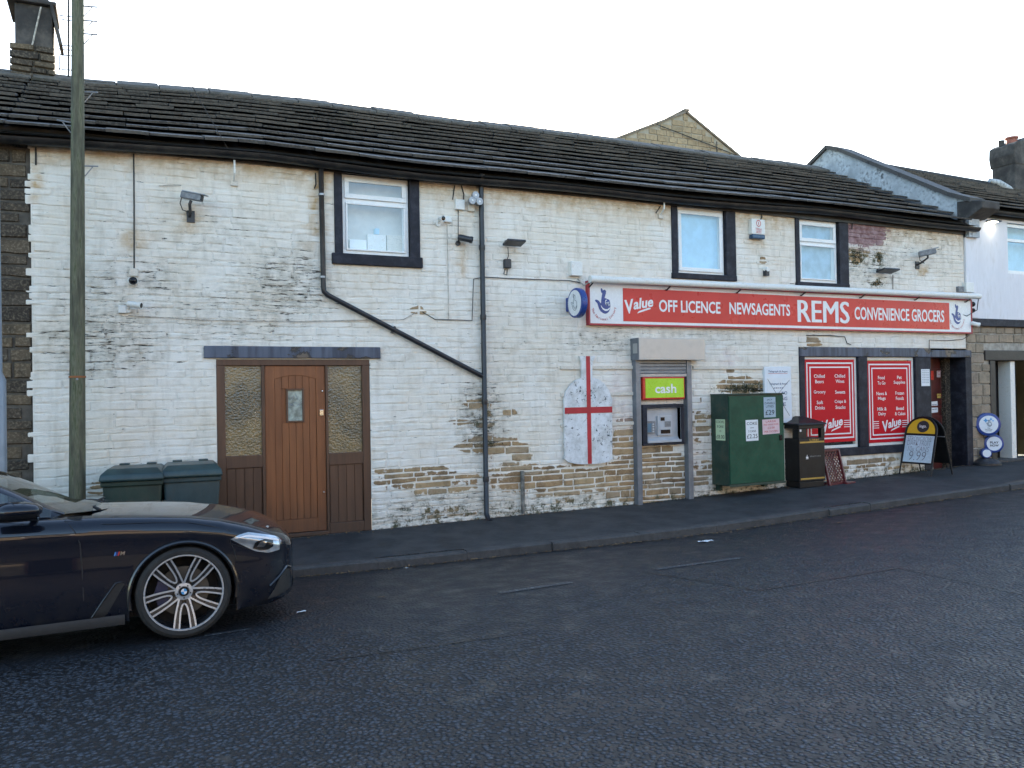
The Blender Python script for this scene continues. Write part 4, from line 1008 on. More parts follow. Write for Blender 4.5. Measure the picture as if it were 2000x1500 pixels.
lt_.add([(cx-.006,-.0925,q[2]+hz*.70),(cx+.006,-.0925,q[2]+hz*.70),(cx+.006,-.0925,q[2]+hz*.86),(cx-.006,-.0925,q[2]+hz*.86)], [(0,1,2,3)])
lt_.build('lettering', M['ink_red'], t)
p = P(1497,530,-.05); t = thing('vent_hood', p, 'small white and black sensor below the alarm box', 'sensor')
MB().lathe(p+Vector((0,.05,.03)), [(.035,0),(.05,.05),(.035,.09)], 12, -Y_, X_).build('hood', M['white_plastic'], t, smooth=True); MB().box(p.x-.04, p.x+.035, -.085, -.01, p.z-.075, p.z+.02).build('sensor', M['dark_plastic'], t, bevel=.008)
# telephone wire hooks
for q, lab in (((458,318),'white iron wire hook under the gutter left of the upper window'), ((1297,392),'pale iron wire hook under the gutter left of the middle upper window')):
    p = P(*q, -.12); t = thing('wire_hook', p, lab, 'hook')
    MB().tube([p+Z_*.03, p, p+Z_*-.12, p+Vector((0,.1,-.2))], .012, 8).build('rod', M['white_plastic'], t); MB().box(p.x-.035, p.x+.05, -.03, 0, p.z-.25, p.z-.19).build('plate', M['wood_batten'], t)

# ================================================================== fascia sign
M['sign_red'] = mat('sign_red', (.57,.030,.026), .3, var=.06, sc=1.2, bump=.02, bsc=3, spec=.4)
M['sign_trim'] = mat('crimson_trim', (.36,.022,.035), .35, var=.08, bump=.02)
M['sign_white'] = mat('sign_white', (.74,.75,.76), .25, var=.03, bump=.02)
M['lot_blue'] = mat('lottery_blue', (.022,.055,.24), .3, var=.1, bump=.02)
sg = rect(1143,549,1143.2,635.6); s0, s1 = P(1143.5,592).x, P(1891,620).x; z0, z1 = sg[2], sg[3]; SY = -.075
sign = thing('shop_sign', ((s0+s1)/2, 0, z0), 'long red and white shop fascia sign across the front', 'sign')
fr = MB(); tr = .028; fr.box(s0, s1, SY-.012, -.0, z1-tr, z1); fr.box(s0, s1, SY-.012, 0, z0, z0+tr); fr.box(s0, s0+tr, SY-.012, 0, z0+tr, z1-tr); fr.box(s1-tr, s1, SY-.012, 0, z0+tr, z1-tr); fr.build('trim', M['sign_trim'], sign, bevel=.004)
MB().box(s0+tr, s1-tr, SY, -.0, z0+tr, z1-tr).build('backing_panel', M['sign_white'], sign)
H = z1-z0; rx0, rx1 = P(1211,592).x, P(1847,620).x; rz0, rz1 = z0+H*.105, z1-H*.135
joints = [rx0]+[P(x, 610).x for x in (1437, 1683)]+[rx1]
for a, b in zip(joints, joints[1:]): MB().box(a+.002, b-.002, SY-.004, SY-.001, rz0, rz1).build('red_panel', M['sign_red'], sign)
ly = SY-.004
def sign_word(s, x0, y0, x1, y1, bold=.02, shear=0):
    q = rect(x0, y0, x1, y1, ly); lw_ = MB()
    for i, dx in enumerate((0, -.012, .012) if bold > .025 else (0,)): put_text(lw_, s, ((q[0]+q[1])/2+dx, ly, (q[2]+q[3])/2), X_, Z_, q[1]-q[0], q[3]-q[2], bold=0 if bold > .025 else bold, shear=shear, eps=.002+i*.0004)
    lw_.build('lettering', M['sign_white'], sign)
sign_word('OFF LICENCE',1287,587.5,1407,611); sign_word('NEWSAGENTS',1424.5,592.5,1543,615.5); sign_word('REMS',1558.5,587.5,1658,630.5,.03); sign_word('CONVENIENCE GROCERS',1669,602.5,1844,627)
def value_logo(mb, O, u, v, w, eps=.002):
    "slanted brush word with its flick underneath"
    h = w*.40; O = Vector(O); n = u.cross(v)
    ca, sa = math.cos(R(9)), math.sin(R(9)); u2 = u*ca+v*sa; v2 = v*ca-u*sa
    put_text(mb, 'V', O-u2*w*.335+v2*h*.0, u2, v2, w*.31, h*1.0, shear=.15, bold=.03, eps=eps)
    put_text(mb, 'alue', O+u2*w*.135+v2*h*.10, u2, v2, w*.70, h*.76, shear=.25, bold=.028, eps=eps)
    pts = [(-.12,-.50),(.36,-.36),(.37,-.30),(.30,-.26),(-.05,-.38)]
    mb.add([O+u2*(x*w)+v2*(y*h*1.15)+n*eps for x, y in pts], [(0,1,2,3,4)])
lw_ = MB(); q = rect(1220,579,1277,612, ly); value_logo(lw_, ((q[0]+q[1])/2, ly, (q[2]+q[3])/2), X_, Z_, q[1]-q[0])
lw_.build('lettering', M['sign_white'], sign)
# crossed-fingers emblem with ring of words
HAND = [(690,250),(702,247),(716,250),(727,264),(724,292),(712,325),(706,346),(722,350),(740,358),(760,362),(776,378),(784,410),(785,440),(778,478),(760,512),(735,530),(708,537),(678,530),(645,508),(622,475),(608,432),(600,412),(585,400),(571,388),(570,376),(582,370),(602,372),(625,385),(645,408),(651,413),(655,385),(666,320),(678,272)]
FING = [(652,240),(660,230),(669,232),(680,248),(684,262),(676,280),(668,296),(660,284),(653,262)]
SMILE = [(649,434),(672,462),(706,482),(742,480),(779,455),(776,472),(760,490),(735,502),(706,502),(676,486),(656,460)]
def emblem(parent, O, u, v, s, words=True, mats=('lot_blue','sign_white','ink_red'), eps=.002):
    n = u.cross(v); O = Vector(O); T = lambda x, y, e: O+u*((x-690)*s)+v*((395-y)*s)+n*e
    b = MB(); b.poly([T(x, y, eps) for x, y in reversed(HAND)]); b.poly([T(x, y, eps) for x, y in reversed(FING)]); b.build('emblem', M[mats[0]], parent, fixn=False)
    w = MB(); w.poly([T(x, y, eps*2) for x, y in SMILE])
    for cx, cy, rx, ry in ((728,400,18,34),(765,418,14,28)):
        for k in range(20):
            a0, a1 = R(70)+R(300)*k/20, R(70)+R(300)*(k+1)/20
            w.add([T(cx+math.cos(a)*rx*f, cy-math.sin(a)*ry*f, eps*2) for a, f in ((a0,1),(a1,1),(a1,.62),(a0,.62))], [(0,3,2,1)])
        for k in range(12):
            a0, a1 = 2*math.pi*k/12, 2*math.pi*(k+1)/12; w.add([T(cx+2+math.cos(a)*rx*f*.75, cy+ry*.45-math.sin(a)*ry*f*.5, eps*2) for a, f in ((a0,1),(a1,1),(a1,.5),(a0,.5))], [(0,3,2,1)])
    w.build('emblem_face', M[mats[1]], parent)
    if words:
        t_ = MB(); txt = 'The National Lottery'; Rr = 165
        for i, ch in enumerate(txt):
            if ch == ' ': continue
            an = R(195)+R(158)*i/(len(txt)-1); ce = (690+math.cos(an)*Rr*.98, 445-math.sin(an)*Rr*.98)
            uu = u*(-math.sin(an))+v*math.cos(an); vv = -(u*math.cos(an)+v*math.sin(an))
            vs_, _f = text_geo(ch, 0, .01); wd = max(p.x for p in vs_)-min(p.x for p in vs_); hh = max(p.y for p in vs_)-min(p.y for p in vs_); k_ = 44*s
            put_text(t_, ch, T(ce[0], ce[1], 0)+vv*((hh-.5)*.4*k_ if ch not in 'y' else -.1*k_), uu, vv, wd*k_, hh*k_, bold=.01, eps=eps)
        t_.build('lettering', M[mats[2]], parent)
c1 = P(1179,586,ly); emblem(sign, (c1.x, SY-.001, (z0+z1)/2+H*.03), X_, Z_, H/520*.98)
c2 = P(1869,618,ly); emblem(sign, (c2.x, SY-.001, (z0+z1)/2+H*.03), X_, Z_, H/520*.98)
# white tube light trough above the sign
p0, p1 = P(1152,545,-.20), P(1913,579,-.20); zz = (p0.z+p1.z)/2
tb = thing('sign_light_trough', ((p0.x+p1.x)/2, -.2, zz), 'long white tube trough running above the red sign', 'light')
MB().tube([(p0.x,-.2,p0.z), (p1.x,-.2,p1.z)], .052, 16).build('tube', M['white_plastic'], tb, smooth=True)
for x in [p0.x+.05+k*(p1.x-p0.x-.3)/6 for k in range(7)]:
    z_ = p0.z+(p1.z-p0.z)*(x-p0.x)/(p1.x-p0.x); MB().tube([(x,-.2,z_-.05),(x,-.1,z_-.10),(x,-.005,z_-.085)], .011, 6).build('bracket', M['cable'], tb)
for x in (p0.x+3.2, p0.x+6.1): MB().lathe((x,-.2,p0.z+(p1.z-p0.z)*(x-p0.x)/(p1.x-p0.x)), [(.055,0),(.055,.02)], 16, X_, Y_).build('joint', M['white_plastic'], tb, smooth=True)
MB().tube([(p1.x-.03,-.2,p1.z-.04),(p1.x-.02,-.16,p1.z-.25),(p1.x-.2,-.08,p1.z-.36),(p1.x-.45,-.05,p1.z-.3)], .008, 6).build('lead', M['cable'], tb)
MB().tube([(p0.x-.1,-.03,p0.z+.02),(p0.x-.04,-.1,p0.z-.08),(p0.x+.02,-.18,p0.z-.03)], .01, 6).build('lead', M['cable_pale'], tb)
# round projecting lottery sign
cx = P(1121,592,-.26); t = thing('projecting_sign', (cx.x, 0, cx.z), 'round blue projecting lottery sign with white face left of the fascia', 'sign')
DR = .215
MB().disc((cx.x,-.28,cx.z), -Y_, Z_, DR, DR*.98, X_*.09, 40).build('drum', M['lot_blue'], t, bevel=.012, smooth=True)
MB().disc((cx.x-.004,-.28,cx.z), -Y_, Z_, DR*.84, DR*.84, X_*.003, 40).build('face', M['sign_white'], t)
MB().box(cx.x+.01, cx.x+.08, -.10, 0, cx.z-.10, cx.z+.10).build('bracket', M['lot_blue'], t, bevel=.01)
M['ink_dark'] = mat('dark_line', (.05,.07,.10), .5, bump=0)
ol = MB(); n_ = -X_
def outline(pts, s, O, u, v, wd):
    O = Vector(O); q_ = [O+u*((x-690)*s)+v*((395-y)*s) for x, y in pts]; ol.tube(q_+[q_[0]], wd, 4)
outline(HAND, .00075, (cx.x-.006,-.28,cx.z), -Y_, Z_, .003); outline(FING, .00075, (cx.x-.006,-.28,cx.z), -Y_, Z_, .003); outline(SMILE, .00075, (cx.x-.006,-.28,cx.z), -Y_, Z_, .002)
ol.build('emblem', M['ink_dark'], t)
# ================================================================== bottle-shaped board with red cross
M['board_white'] = mat('weathered_white_board', (.66,.67,.68), .55, var=.1, sc=5, dirt=(.30,.30,.29), dirt_amt=.55, bump=.15)
def flaked():
    m_, t_, b = new_mat('flaking_white_board'); N = NT(t_); p = N.pos(); n = N.noise(p, 9, 6, .65); n2 = N.noise(p, 26, 5, .7); big = N.noise(p, 2.2, 3)
    c = N.mix(N.step(n, .35, .7), (.72,.73,.74), (.50,.50,.49)); k = N.step(N.math('ADD', n2, N.math('MULTIPLY', big, .35)), .80, .82)
    N.L(N.mix(k, c, (.035,.045,.055)), b.inputs['Base Color']); b.inputs['Roughness'].default_value = .6; N.bump(N.math('SUBTRACT', n, k), .3, .006, b); return m_
M['flaked'] = flaked()
bt = thing('bottle_board', P(1149,800), 'flaking white bottle shaped board with a red cross on the wall', 'board')
def BW(x, y): p = P(x, y, -.06); return (p.x, -.06, p.z)
out = [(1131.5,695),(1163,695),(1157.5,708),(1157,737),(1170,741),(1181,750),(1190,763),(1195.5,778),(1196,897),(1188,902),(1172,905.5),(1150,907),(1128,906.5),(1111,903),(1103,896),(1102,778),(1106,765),(1114,752),(1124,743),(1136,738),(1136,709)]
MB().prism([BW(x, y) for x, y in out], (0,.035,0)).build('board', M['flaked'], bt, fixn=True)
M['cross_red'] = mat('cross_red', (.42,.018,.028), .5, var=.15, sc=6, bump=.1)
cr = MB(); q = rect(1146.3,695.5,1153.8,906,-.06); cr.box(q[0], q[1], -.066, -.0605, q[2], q[3]); q2_ = rect(1103,795,1195.5,807,-.06); cr.box(q2_[0], q[0]-.001, -.066, -.0605, q2_[2], q2_[3]); cr.box(q[1]+.001, q2_[1], -.066, -.0605, q2_[2], q2_[3]); cr.build('cross', M['cross_red'], bt)
# ================================================================== cash machine, its sign and steel shutter surround
su = thing('shutter_surround', P(1295,985), 'grey steel roller shutter hood and posts around the cash machine', 'shutter')
hd = rect(1248,660.5,1377.5,703,-.22)
M['hood'] = mat('pale_grey_steel', (.42,.42,.41), .35, .3, var=.06, sc=2, bump=.02, dirt=(.3,.28,.25), dirt_amt=.3); M['blue_steel'] = mat('blue_grey_steel', (.17,.19,.22), .42, .4, var=.15, sc=5, bump=.05, dirt=(.3,.3,.3), dirt_amt=.3)
MB().box(hd[0], hd[1], -.222, 0, hd[2], hd[3]).build('hood', M['hood'], su, bevel=.006)
MB().box(hd[0]-.006, hd[0]-.001, -.220, -.002, hd[2], hd[3]).build('end_plate', M['blue_steel'], su)
MB().box(hd[0]-.012, hd[0]-.007, -.19, -.08, hd[2]+.1, hd[3]-.08).build('lock_plate', M['hood'], su)
lp0 = rect(1244,705,1252,985,-.09); lp1 = rect(1343.5,705,1351.5,972,-.09)
for q, x_ in ((lp0, 6.9), (lp1, 8)): MB().box(q[0]-.012, q[1], -.11, .0, gz((q[0]+q[1])/2)-.02, hd[2]-.001).build('post', M['blue_steel'], su, bevel=.005)
for k in range(4): MB().box(lp0[1]+.002, lp1[0]-.014, -.10+.004*(k % 2), -.06, hd[2]-.05*(k+1)+.004, hd[2]-.05*k-.002).build('slat', M['blue_steel'], su, bevel=.004)
MB().box(lp0[1]+.002, lp1[0]-.014, -.104, -.05, hd[2]-.25, hd[2]-.202).build('bottom_rail', M['galv'], su, bevel=.004)
cs = rect(1254,735.5,1336.5,780.5,-.08); t = thing('cash_sign', ((cs[0]+cs[1])/2,-.05,cs[2]), 'lime green cash sign with red surround above the cash machine', 'sign')
M['cash_red'] = mat('cash_red', (.55,.03,.02), .3, var=.08, bump=0); M['lime'] = mat('lime_face', (.36,.62,.02), .3, var=.06, bump=0)
MB().box(cs[0], cs[1], -.10, .0, cs[2], cs[3]).build('surround', M['cash_red'], t, bevel=.018)
w_, h_ = cs[1]-cs[0], cs[3]-cs[2]
MB().box(cs[0]+w_*.06, cs[1]-w_*.035, -.104, -.101, cs[2]+h_*.09, cs[3]-h_*.08).build('face', M['lime'], t)
k_ = MB(); put_text(k_, 'cash', (cs[0]+w_*.53,-.104,cs[2]+h_*.48), X_, Z_, w_*.50, h_*.40, bold=.02); k_.build('lettering', M['sign_white'], t);
am_ = rect(1254,789.5,1335,869,-.08); op = rect(1263,796,1328,864,-.08)
t = thing('cash_machine', ((am_[0]+am_[1])/2,-.05,am_[2]), 'cash machine with dark frame and blue screen recessed in the bare stone', 'cash machine')
b = MB(); frame_w = None
b.box(am_[0], am_[1], -.10, .0, op[3], am_[3]); b.box(am_[0], am_[1], -.10, .0, am_[2], op[2]); b.box(am_[0], op[0], -.10, 0, op[2], op[3]); b.box(op[1], am_[1], -.10, 0, op[2], op[3]); b.build('bezel', M['navy'], t, bevel=.006)
M['atm_grey'] = mat('atm_grey', (.40,.41,.43), .4, var=.1, bump=.02); M['screen'] = mat('atm_screen', (.06,.16,.24), .15, var=.1, bump=0)
cav = MB(); o0, o1, oz0, oz1 = op; Yb = -.02
cav.add([(o0,-.10,oz0),(o1,-.10,oz0),(o1,Yb,oz0+.08),(o0,Yb,oz0+.08),(o0,Yb,oz1-.02),(o1,Yb,oz1-.02),(o0,-.1,oz1),(o1,-.1,oz1)], [(0,1,2,3),(3,2,5,4),(4,5,7,6),(0,3,4,6),(1,7,5,2)]); cav.build('fascia', M['atm_grey'], t)
ow, oh = o1-o0, oz1-oz0
def apl(x0, x1, y0, y1, y, m_, nm, tilt=0): MB().box(o0+ow*x0, o0+ow*x1, y, Yb-.001, oz0+oh*y0, oz0+oh*y1).build(nm, M[m_], t, bevel=.004)
apl(.02,.30,.26,.62,-.045,'grey_plastic','screen_surround'); MB().box(o0+ow*.03, o0+ow*.18, -.0475, -.0455, oz0+oh*.30, oz0+oh*.56).build('screen', M['screen'], t)
apl(.36,.78,.20,.76,-.06,'atm_grey','console'); MB().box(o0+ow*.44, o0+ow*.56, -.064, -.0605, oz0+oh*.62, oz0+oh*.72).build('card_slot', M['lens'], t); MB().box(o0+ow*.56, o0+ow*.74, -.064, -.0605, oz0+oh*.44, oz0+oh*.60).build('keypad', M['grey_plastic'], t)
MB().box(o0+ow*.44, o0+ow*.72, -.066, -.0605, oz0+oh*.25, oz0+oh*.36).build('cash_slot', M['lens'], t)
for k in range(4): MB().box(o0+ow*.21, o0+ow*.26, -.0475, -.0455, oz0+oh*(.30+.07*k), oz0+oh*(.34+.07*k)).build('button', M['atm_grey'], t)
MB().box(o0+ow*.0, o1, -.12, -.1005, oz0+.0, oz0+.035).build('shelf', M['atm_grey'], t, bevel=.004)
# ================================================================== posters in the shop windows
M['poster_red'] = mat('poster_red', (.52,.008,.018), .4, var=.04, sc=2, bump=.01, spec=.15); M['poster_white'] = mat('poster_white', (.78,.74,.74), .35, var=.03, bump=0)
M['paper'] = mat('white_paper', (.72,.73,.74), .7, var=.04, bump=.05)
def poster(pxr, words, label):
    a, b, c, d = rect(*pxr, .022); t = thing('window_poster', ((a+b)/2, .02, c), label, 'poster'); Y = .022; w, h = b-a, d-c
    MB().box(a, b, Y, Y+.006, c, d).build('panel', M['poster_red'], t)
    st = MB()
    for m0, th in ((.030,.022),(.092,.020)):
        x0, x1, zz0, zz1 = a+w*m0, b-w*m0, c+w*(m0+.02), d-w*(m0+.015); tk = w*th; y0, y1 = Y-.0015, Y-.0003
        st.box(x0, x1, y0, y1, zz1-tk, zz1); st.box(x0, x1, y0, y1, zz0, zz0+tk); st.box(x0, x0+tk, y0, y1, zz0+tk, zz1-tk); st.box(x1-tk, x1, y0, y1, zz0+tk, zz1-tk)
    for k in range(4):
        z_ = c+h*(.175+.026*k); st.box(a+w*.115, a+w*.235, Y-.0015, Y-.0003, z_, z_+h*.008); st.box(b-w*.235, b-w*.115, Y-.0015, Y-.0003, z_, z_+h*.008)
    st.build('stripe', M['poster_white'], t)
    for s, fx, fz, fw in words:
        tx = MB(); put_text(tx, s, (a+w*fx, Y, c+h*fz), X_, Z_, w*fw, h*.042*(1.2 if any(ch in s for ch in 'ygp') else 1), bold=.01, eps=.0016); tx.build('lettering', M['poster_white'], t)
    tx = MB(); value_logo(tx, (a+w*.53, Y, c+h*.215), X_, Z_, w*.44, eps=.0016)
    tx.build('lettering', M['poster_white'], t); return t
poster((1573,702,1669.5,864), [('Chilled',.285,.80,.215),('Beers',.285,.735,.17),('Chilled',.70,.80,.215),('Wines',.70,.735,.175),('Grocery',.285,.605,.235),('Sweets',.70,.605,.205),('Soft',.285,.485,.125),('Drinks',.285,.42,.19),('Crisps &',.70,.485,.235),('Snacks',.70,.42,.205)], 'red window poster listing chilled beers and grocery, left of the pair')
poster((1695,705,1781,863), [('Food',.31,.795,.15),('To Go',.31,.73,.175),('Pet',.72,.795,.105),('Supplies',.72,.73,.265),('News &',.31,.60,.235),('Mags',.31,.535,.17),('Frozen',.72,.60,.20),('Foods',.72,.535,.18),('Milk &',.31,.41,.205),('Dairy',.31,.345,.165),('Bread',.72,.41,.175),('& Cakes',.72,.345,.24)], 'red window poster listing food to go and bread, right of the pair')
def notice(O, u, v, w, h, m_, lines, label, ink='ink', tilt=0, name='paper_notice'):
    O = Vector(O); n = u.cross(v); u2 = u*math.cos(tilt)+v*math.sin(tilt); v2 = v*math.cos(tilt)-u*math.sin(tilt)
    t = thing(name, O, label, 'notice'); MB().obox(O+n*.003, u2, v2, n, w/2, h/2, .0015).build('sheet', M[m_], t)
    tx = MB()
    for s, fz, fw, fh in lines: put_text(tx, s, O+v2*(h*(fz-.5)), u2, v2, w*fw, h*fh, bold=.006, eps=.0055)
    if lines: tx.build('lettering', M[ink], t)
    return t
def nrect(x0, y0, x1, y1, Y): a, b, c, d = rect(x0, y0, x1, y1, Y); return ((a+b)/2, Y, (c+d)/2), b-a, d-c
O, w, h = nrect(1799,721,1815.5,754,-.024); notice(O, X_, Z_, w, h, 'paper', [('~',.9-.1*k,.8,.045) for k in range(8)], 'white printed notice on the dark pilaster left of the shop door', 'ink_grey')
O, w, h = nrect(1818.5,784,1830,806,.385); notice(O, X_, Z_, w*1.2, h, 'paper', [('~',.72,.7,.12),('~',.3,.7,.12)], 'handwritten white notice on the maroon shop door', 'ink_grey', .05)
M['sticker'] = mat('pink_sticker', (.6,.45,.45), .5, bump=0)
O, w, h = nrect(1829.5,720.5,1838,737,.385); notice(O, X_, Z_, w, h, 'sticker', [('~',.7,.6,.12),('~',.35,.5,.12)], 'pale pink sticker at the top of the maroon shop door', 'ink_red', -.05)
M['sticker_y'] = mat('yellow_sticker', (.5,.36,.08), .5, bump=0)
O, w, h = nrect(1830,769,1840,777.5,.385); notice(O, X_, Z_, w, h, 'sticker_y', [('~',.6,.8,.3)], 'small yellow and red age sticker on the shop door', 'ink_red')
O, w, h = nrect(1817,722,1822,742,.385); notice(O, X_, Z_, w*1.4, h, 'cash_red', [], 'red sticker beside the top of the shop door')
# ================================================================== news board
nb = rect(1494,716,1546,826,-.05); nbt = thing('news_board', ((nb[0]+nb[1])/2,-.03,nb[2]), 'white newspaper poster board half hidden behind the green cabinet', 'board')
M['board_sheet'] = mat('board_sheet', (.70,.73,.77), .5, var=.04, bump=0)
MB().box(nb[0], nb[1], -.05, 0, nb[2], nb[3]).build('board', M['board_sheet'], nbt, bevel=.005)
w, h = nb[1]-nb[0], nb[3]-nb[2]; x0 = nb[0]
MB().box(x0+w*.08, x0+w*.92, -.055, -.0505, nb[2]+h*.08, nb[2]+h*.80).build('headline_sheet', M['paper'], nbt)
tx = MB(); put_text(tx, 'Telegraph & Argus', (x0+w*.5,-.05,nb[2]+h*.91), X_, Z_, w*.72, h*.045, bold=.004); put_text(tx, 'Telegraph & Argus', (x0+w*.5,-.055,nb[2]+h*.69), X_, Z_, w*.68, h*.045, bold=.004); put_text(tx, '~', (x0+w*.5,-.055,nb[2]+h*.62), X_, Z_, w*.36, h*.025, bold=.004)
for s, f, g in (('NO',.53,.2),('NG',.43,.2),('E',.33,.1)): put_text(tx, s, (x0+w*.72,-.055,nb[2]+h*f), X_, Z_, w*g, h*.06, bold=.006)
tx.build('lettering', mat('news_ink', (.03,.05,.14), .6, bump=0), nbt)
ul = MB(); ul.box(x0+w*.14, x0+w*.86, -.0515, -.0502, nb[2]+h*.872, nb[2]+h*.879); ul.build('underline', M['ink_red'], nbt)
wr = MB()
for a_, b_ in (((.1,.78),(.9,.12)), ((.92,.76),(.45,.5))): wr.tube([(x0+w*a_[0],-.058,nb[2]+h*a_[1]),(x0+w*b_[0],-.058,nb[2]+h*b_[1])], .003, 4)
wr.build('holding_wire', M['cable'], nbt)
# ================================================================== green steel cabinet
M['green'] = mat('green_steel', (.003,.060,.034), .45, spec=.3, var=.3, sc=4, dirt=(.05,.035,.02), dirt_amt=.3, bump=.06, bsc=20); M['green_dark'] = mat('green_steel_edge', (.012,.042,.030), .5, var=.3, dirt=(.08,.05,.03), dirt_amt=.6, bump=.05)
CF_ = -.43; cb = rect(1424,770.5,1532.5,946,CF_); cab = thing('green_cabinet', ((cb[0]+cb[1])/2, -.2, cb[2]), 'large dark green steel cabinet fixed to the wall and covered in price notices', 'cabinet')
MB().box(cb[0], cb[1], CF_+.02, -.012, cb[2], cb[3]).build('body', M['green_dark'], cab, bevel=.006)
MB().box(cb[0]+.012, cb[1]-.012, CF_, CF_+.019, cb[2]+.03, cb[3]-.02).build('door', M['green'], cab, bevel=.004)
MB().box(cb[0]-.01, cb[1]+.01, CF_-.012, -.012, cb[3]+.001, cb[3]+.018).build('top_lip', M['green_dark'], cab, bevel=.003)
MB().box(cb[0]-.005, cb[1]+.005, CF_-.006, CF_+.0, cb[2]-.012, cb[2]+.022).build('bottom_rail', M['green_dark'], cab, bevel=.003)
q = rect(1521.5,849,1527,860,CF_); MB().box(q[0], q[1], CF_-.018, CF_-.001, q[2], q[3]).build('lock', M['lens'], cab, bevel=.004)
for x_ in (cb[0]+.1, cb[1]-.1): MB().box(x_-.03, x_+.03, -.1, -.012, cb[2]-.1, cb[2]-.001).build('bracket', M['green_dark'], cab)
M['paper_green'] = mat('lime_paper', (.50,.62,.40), .7, var=.05, bump=.05); M['paper_blue'] = mat('blue_paper', (.36,.44,.50), .7, var=.05, bump=.05); M['paper_pink'] = mat('pink_paper', (.66,.48,.49), .7, var=.05, bump=.05)
nf = CF_-.0005
O, w, h = nrect(1491.5,775.5,1514.5,815,nf); notice(O, X_, Z_, w, h, 'paper_blue', [('JACK',.86,.5,.11),('DANIELS',.70,.85,.11),('LITRES',.54,.65,.11),('£29',.24,.75,.24)], 'blue grey price notice for £29 at the top of the green cabinet', 'ink', .01)
O, w, h = nrect(1456.5,820,1480.5,861,nf); notice(O, X_, Z_, w, h, 'paper', [('COKE',.83,.85,.14),('~',.62,.3,.05),('3 CANS',.46,.62,.1),('£2.25',.22,.86,.2)], 'white price notice for £2.25 on the front of the green cabinet', 'ink', .01)
O, w, h = nrect(1489,818.5,1522,847.5,nf); notice(O, X_, Z_, w, h, 'paper_pink', [('LARGE',.85,.6,.13),('FREE RANGE EGGS',.64,.86,.11),('£3.00',.42,.42,.14),('PER DOZEN',.17,.8,.14)], 'pink price notice for eggs beside the cabinet lock', 'ink_red', .03)
sx = cb[0]-.0005; sy0 = -.13; zz = (PX(1407,819,sx).z+PX(1407,860,sx).z)/2; ya, yb2 = PX(1398.5,840,sx).y, PX(1416.5,840,sx).y; hh = PX(1407,819,sx).z-PX(1407,860,sx).z
notice((sx, (ya+yb2)/2, zz), -Y_, Z_, abs(ya-yb2), hh, 'paper_green', [('COORS',.88,.86,.12),('8 CANS',.66,.7,.12),('at',.45,.2,.06),('£8.00',.17,.86,.18)], 'pale green price notice for £8.00 on the side of the green cabinet', 'ink')
# ================================================================== litter bin
g0 = ground_hit(1586, 953, pave_z); yb_ = g0.y+.02; lb = rect(1561,830,1611.5,953,yb_)
bw = lb[1]-lb[0]; bd = bw*1.0; bx0, bx1 = lb[0], lb[1]; bz = pave_z((bx0+bx1)/2, yb_); bh = lb[3]-bz; Yf, Yr = yb_, yb_+bd
lt = thing('litter_bin', ((bx0+bx1)/2, (Yf+Yr)/2, bz), 'black litter bin with gold bands and see-through openings', 'bin')
M['bin_black'] = mat('bin_black', (.006,.006,.007), .42, spec=.35, var=.25, sc=5, dirt=(.035,.035,.035), dirt_amt=.2, bump=.05); M['gold'] = mat('gold_band', (.42,.27,.06), .4, .3, var=.1, bump=0)
b = MB(); b.box(bx0+.015, bx1-.015, Yf+.015, Yr-.015, bz, bz+bh*.10); b.build('plinth', M['bin_black'], lt, bevel=.01)
ap0, ap1 = bz+bh*.79, bz+bh*.94
b = MB(); b.box(bx0, bx1, Yf, Yr, bz+bh*.10, ap0); b.build('body', M['bin_black'], lt, bevel=.012)
th = .03
for (x0, x1, y0, y1) in ((bx0, bx0+bw*.30, Yf, Yf+th), (bx1-bw*.14, bx1, Yf, Yf+th), (bx0, bx0+bw*.2, Yr-th, Yr), (bx1-bw*.2, bx1, Yr-th, Yr), (bx0, bx0+th, Yf+th, Yf+bd*.25), (bx1-th, bx1, Yf+th, Yf+bd*.2), (bx0, bx0+th, Yr-bd*.25, Yr-th), (bx1-th, bx1, Yr-bd*.2, Yr-th)):
    MB().box(x0, x1, y0, y1, ap0+.001, ap1).build('aperture_post', M['bin_black'], lt)
MB().box(bx0, bx1, Yf, Yr, ap1+.001, bz+bh).build('collar', M['bin_black'], lt, bevel=.008)
cx, cy = (bx0+bx1)/2, (Yf+Yr)/2; tz = bz+bh
MB().add([(bx0-.03,Yf-.03,tz+.002),(bx1+.03,Yf-.03,tz+.002),(bx1+.03,Yr+.03,tz+.002),(bx0-.03,Yr+.03,tz+.002),(bx0-.02,Yf-.02,tz+.03),(bx1+.02,Yf-.02,tz+.03),(bx1+.02,Yr+.02,tz+.03),(bx0-.02,Yr+.02,tz+.03),(cx-.05,cy-.05,tz+.14),(cx+.05,cy-.05,tz+.14),(cx+.05,cy+.05,tz+.14),(cx-.05,cy+.05,tz+.14)],
  [(0,3,2,1),(0,1,5,4),(1,2,6,5),(2,3,7,6),(3,0,4,7),(4,5,9,8),(5,6,10,9),(6,7,11,10),(7,4,8,11),(8,9,10,11)]).build('roof', M['bin_black'], lt, bevel=.008)
for z_ in (bz+bh*.715, bz+bh*.135):
    MB().box(bx0+.02, bx1-.02, Yf-.005, Yf-.001, z_, z_+.026).build('gold_band', M['gold'], lt)
tx = MB(); put_text(tx, 'Litter', (bx0+bw*.6, Yf-.0, bz+bh*.765), X_, Z_, bw*.38, .045); tx.build('lettering', M['gold'], lt)
tx = MB(); put_text(tx, 'BRADFORD', (bx0+bw*.62, Yf, bz+bh*.50), X_, Z_, bw*.42, .022); tx.build('council_lettering', M['grey_plastic'], lt)
cr = MB(); ox, oz = bx0+bw*.30, bz+bh*.46
T = lambda x, z: (ox+x*.06, Yf-.002, oz+z*.06)
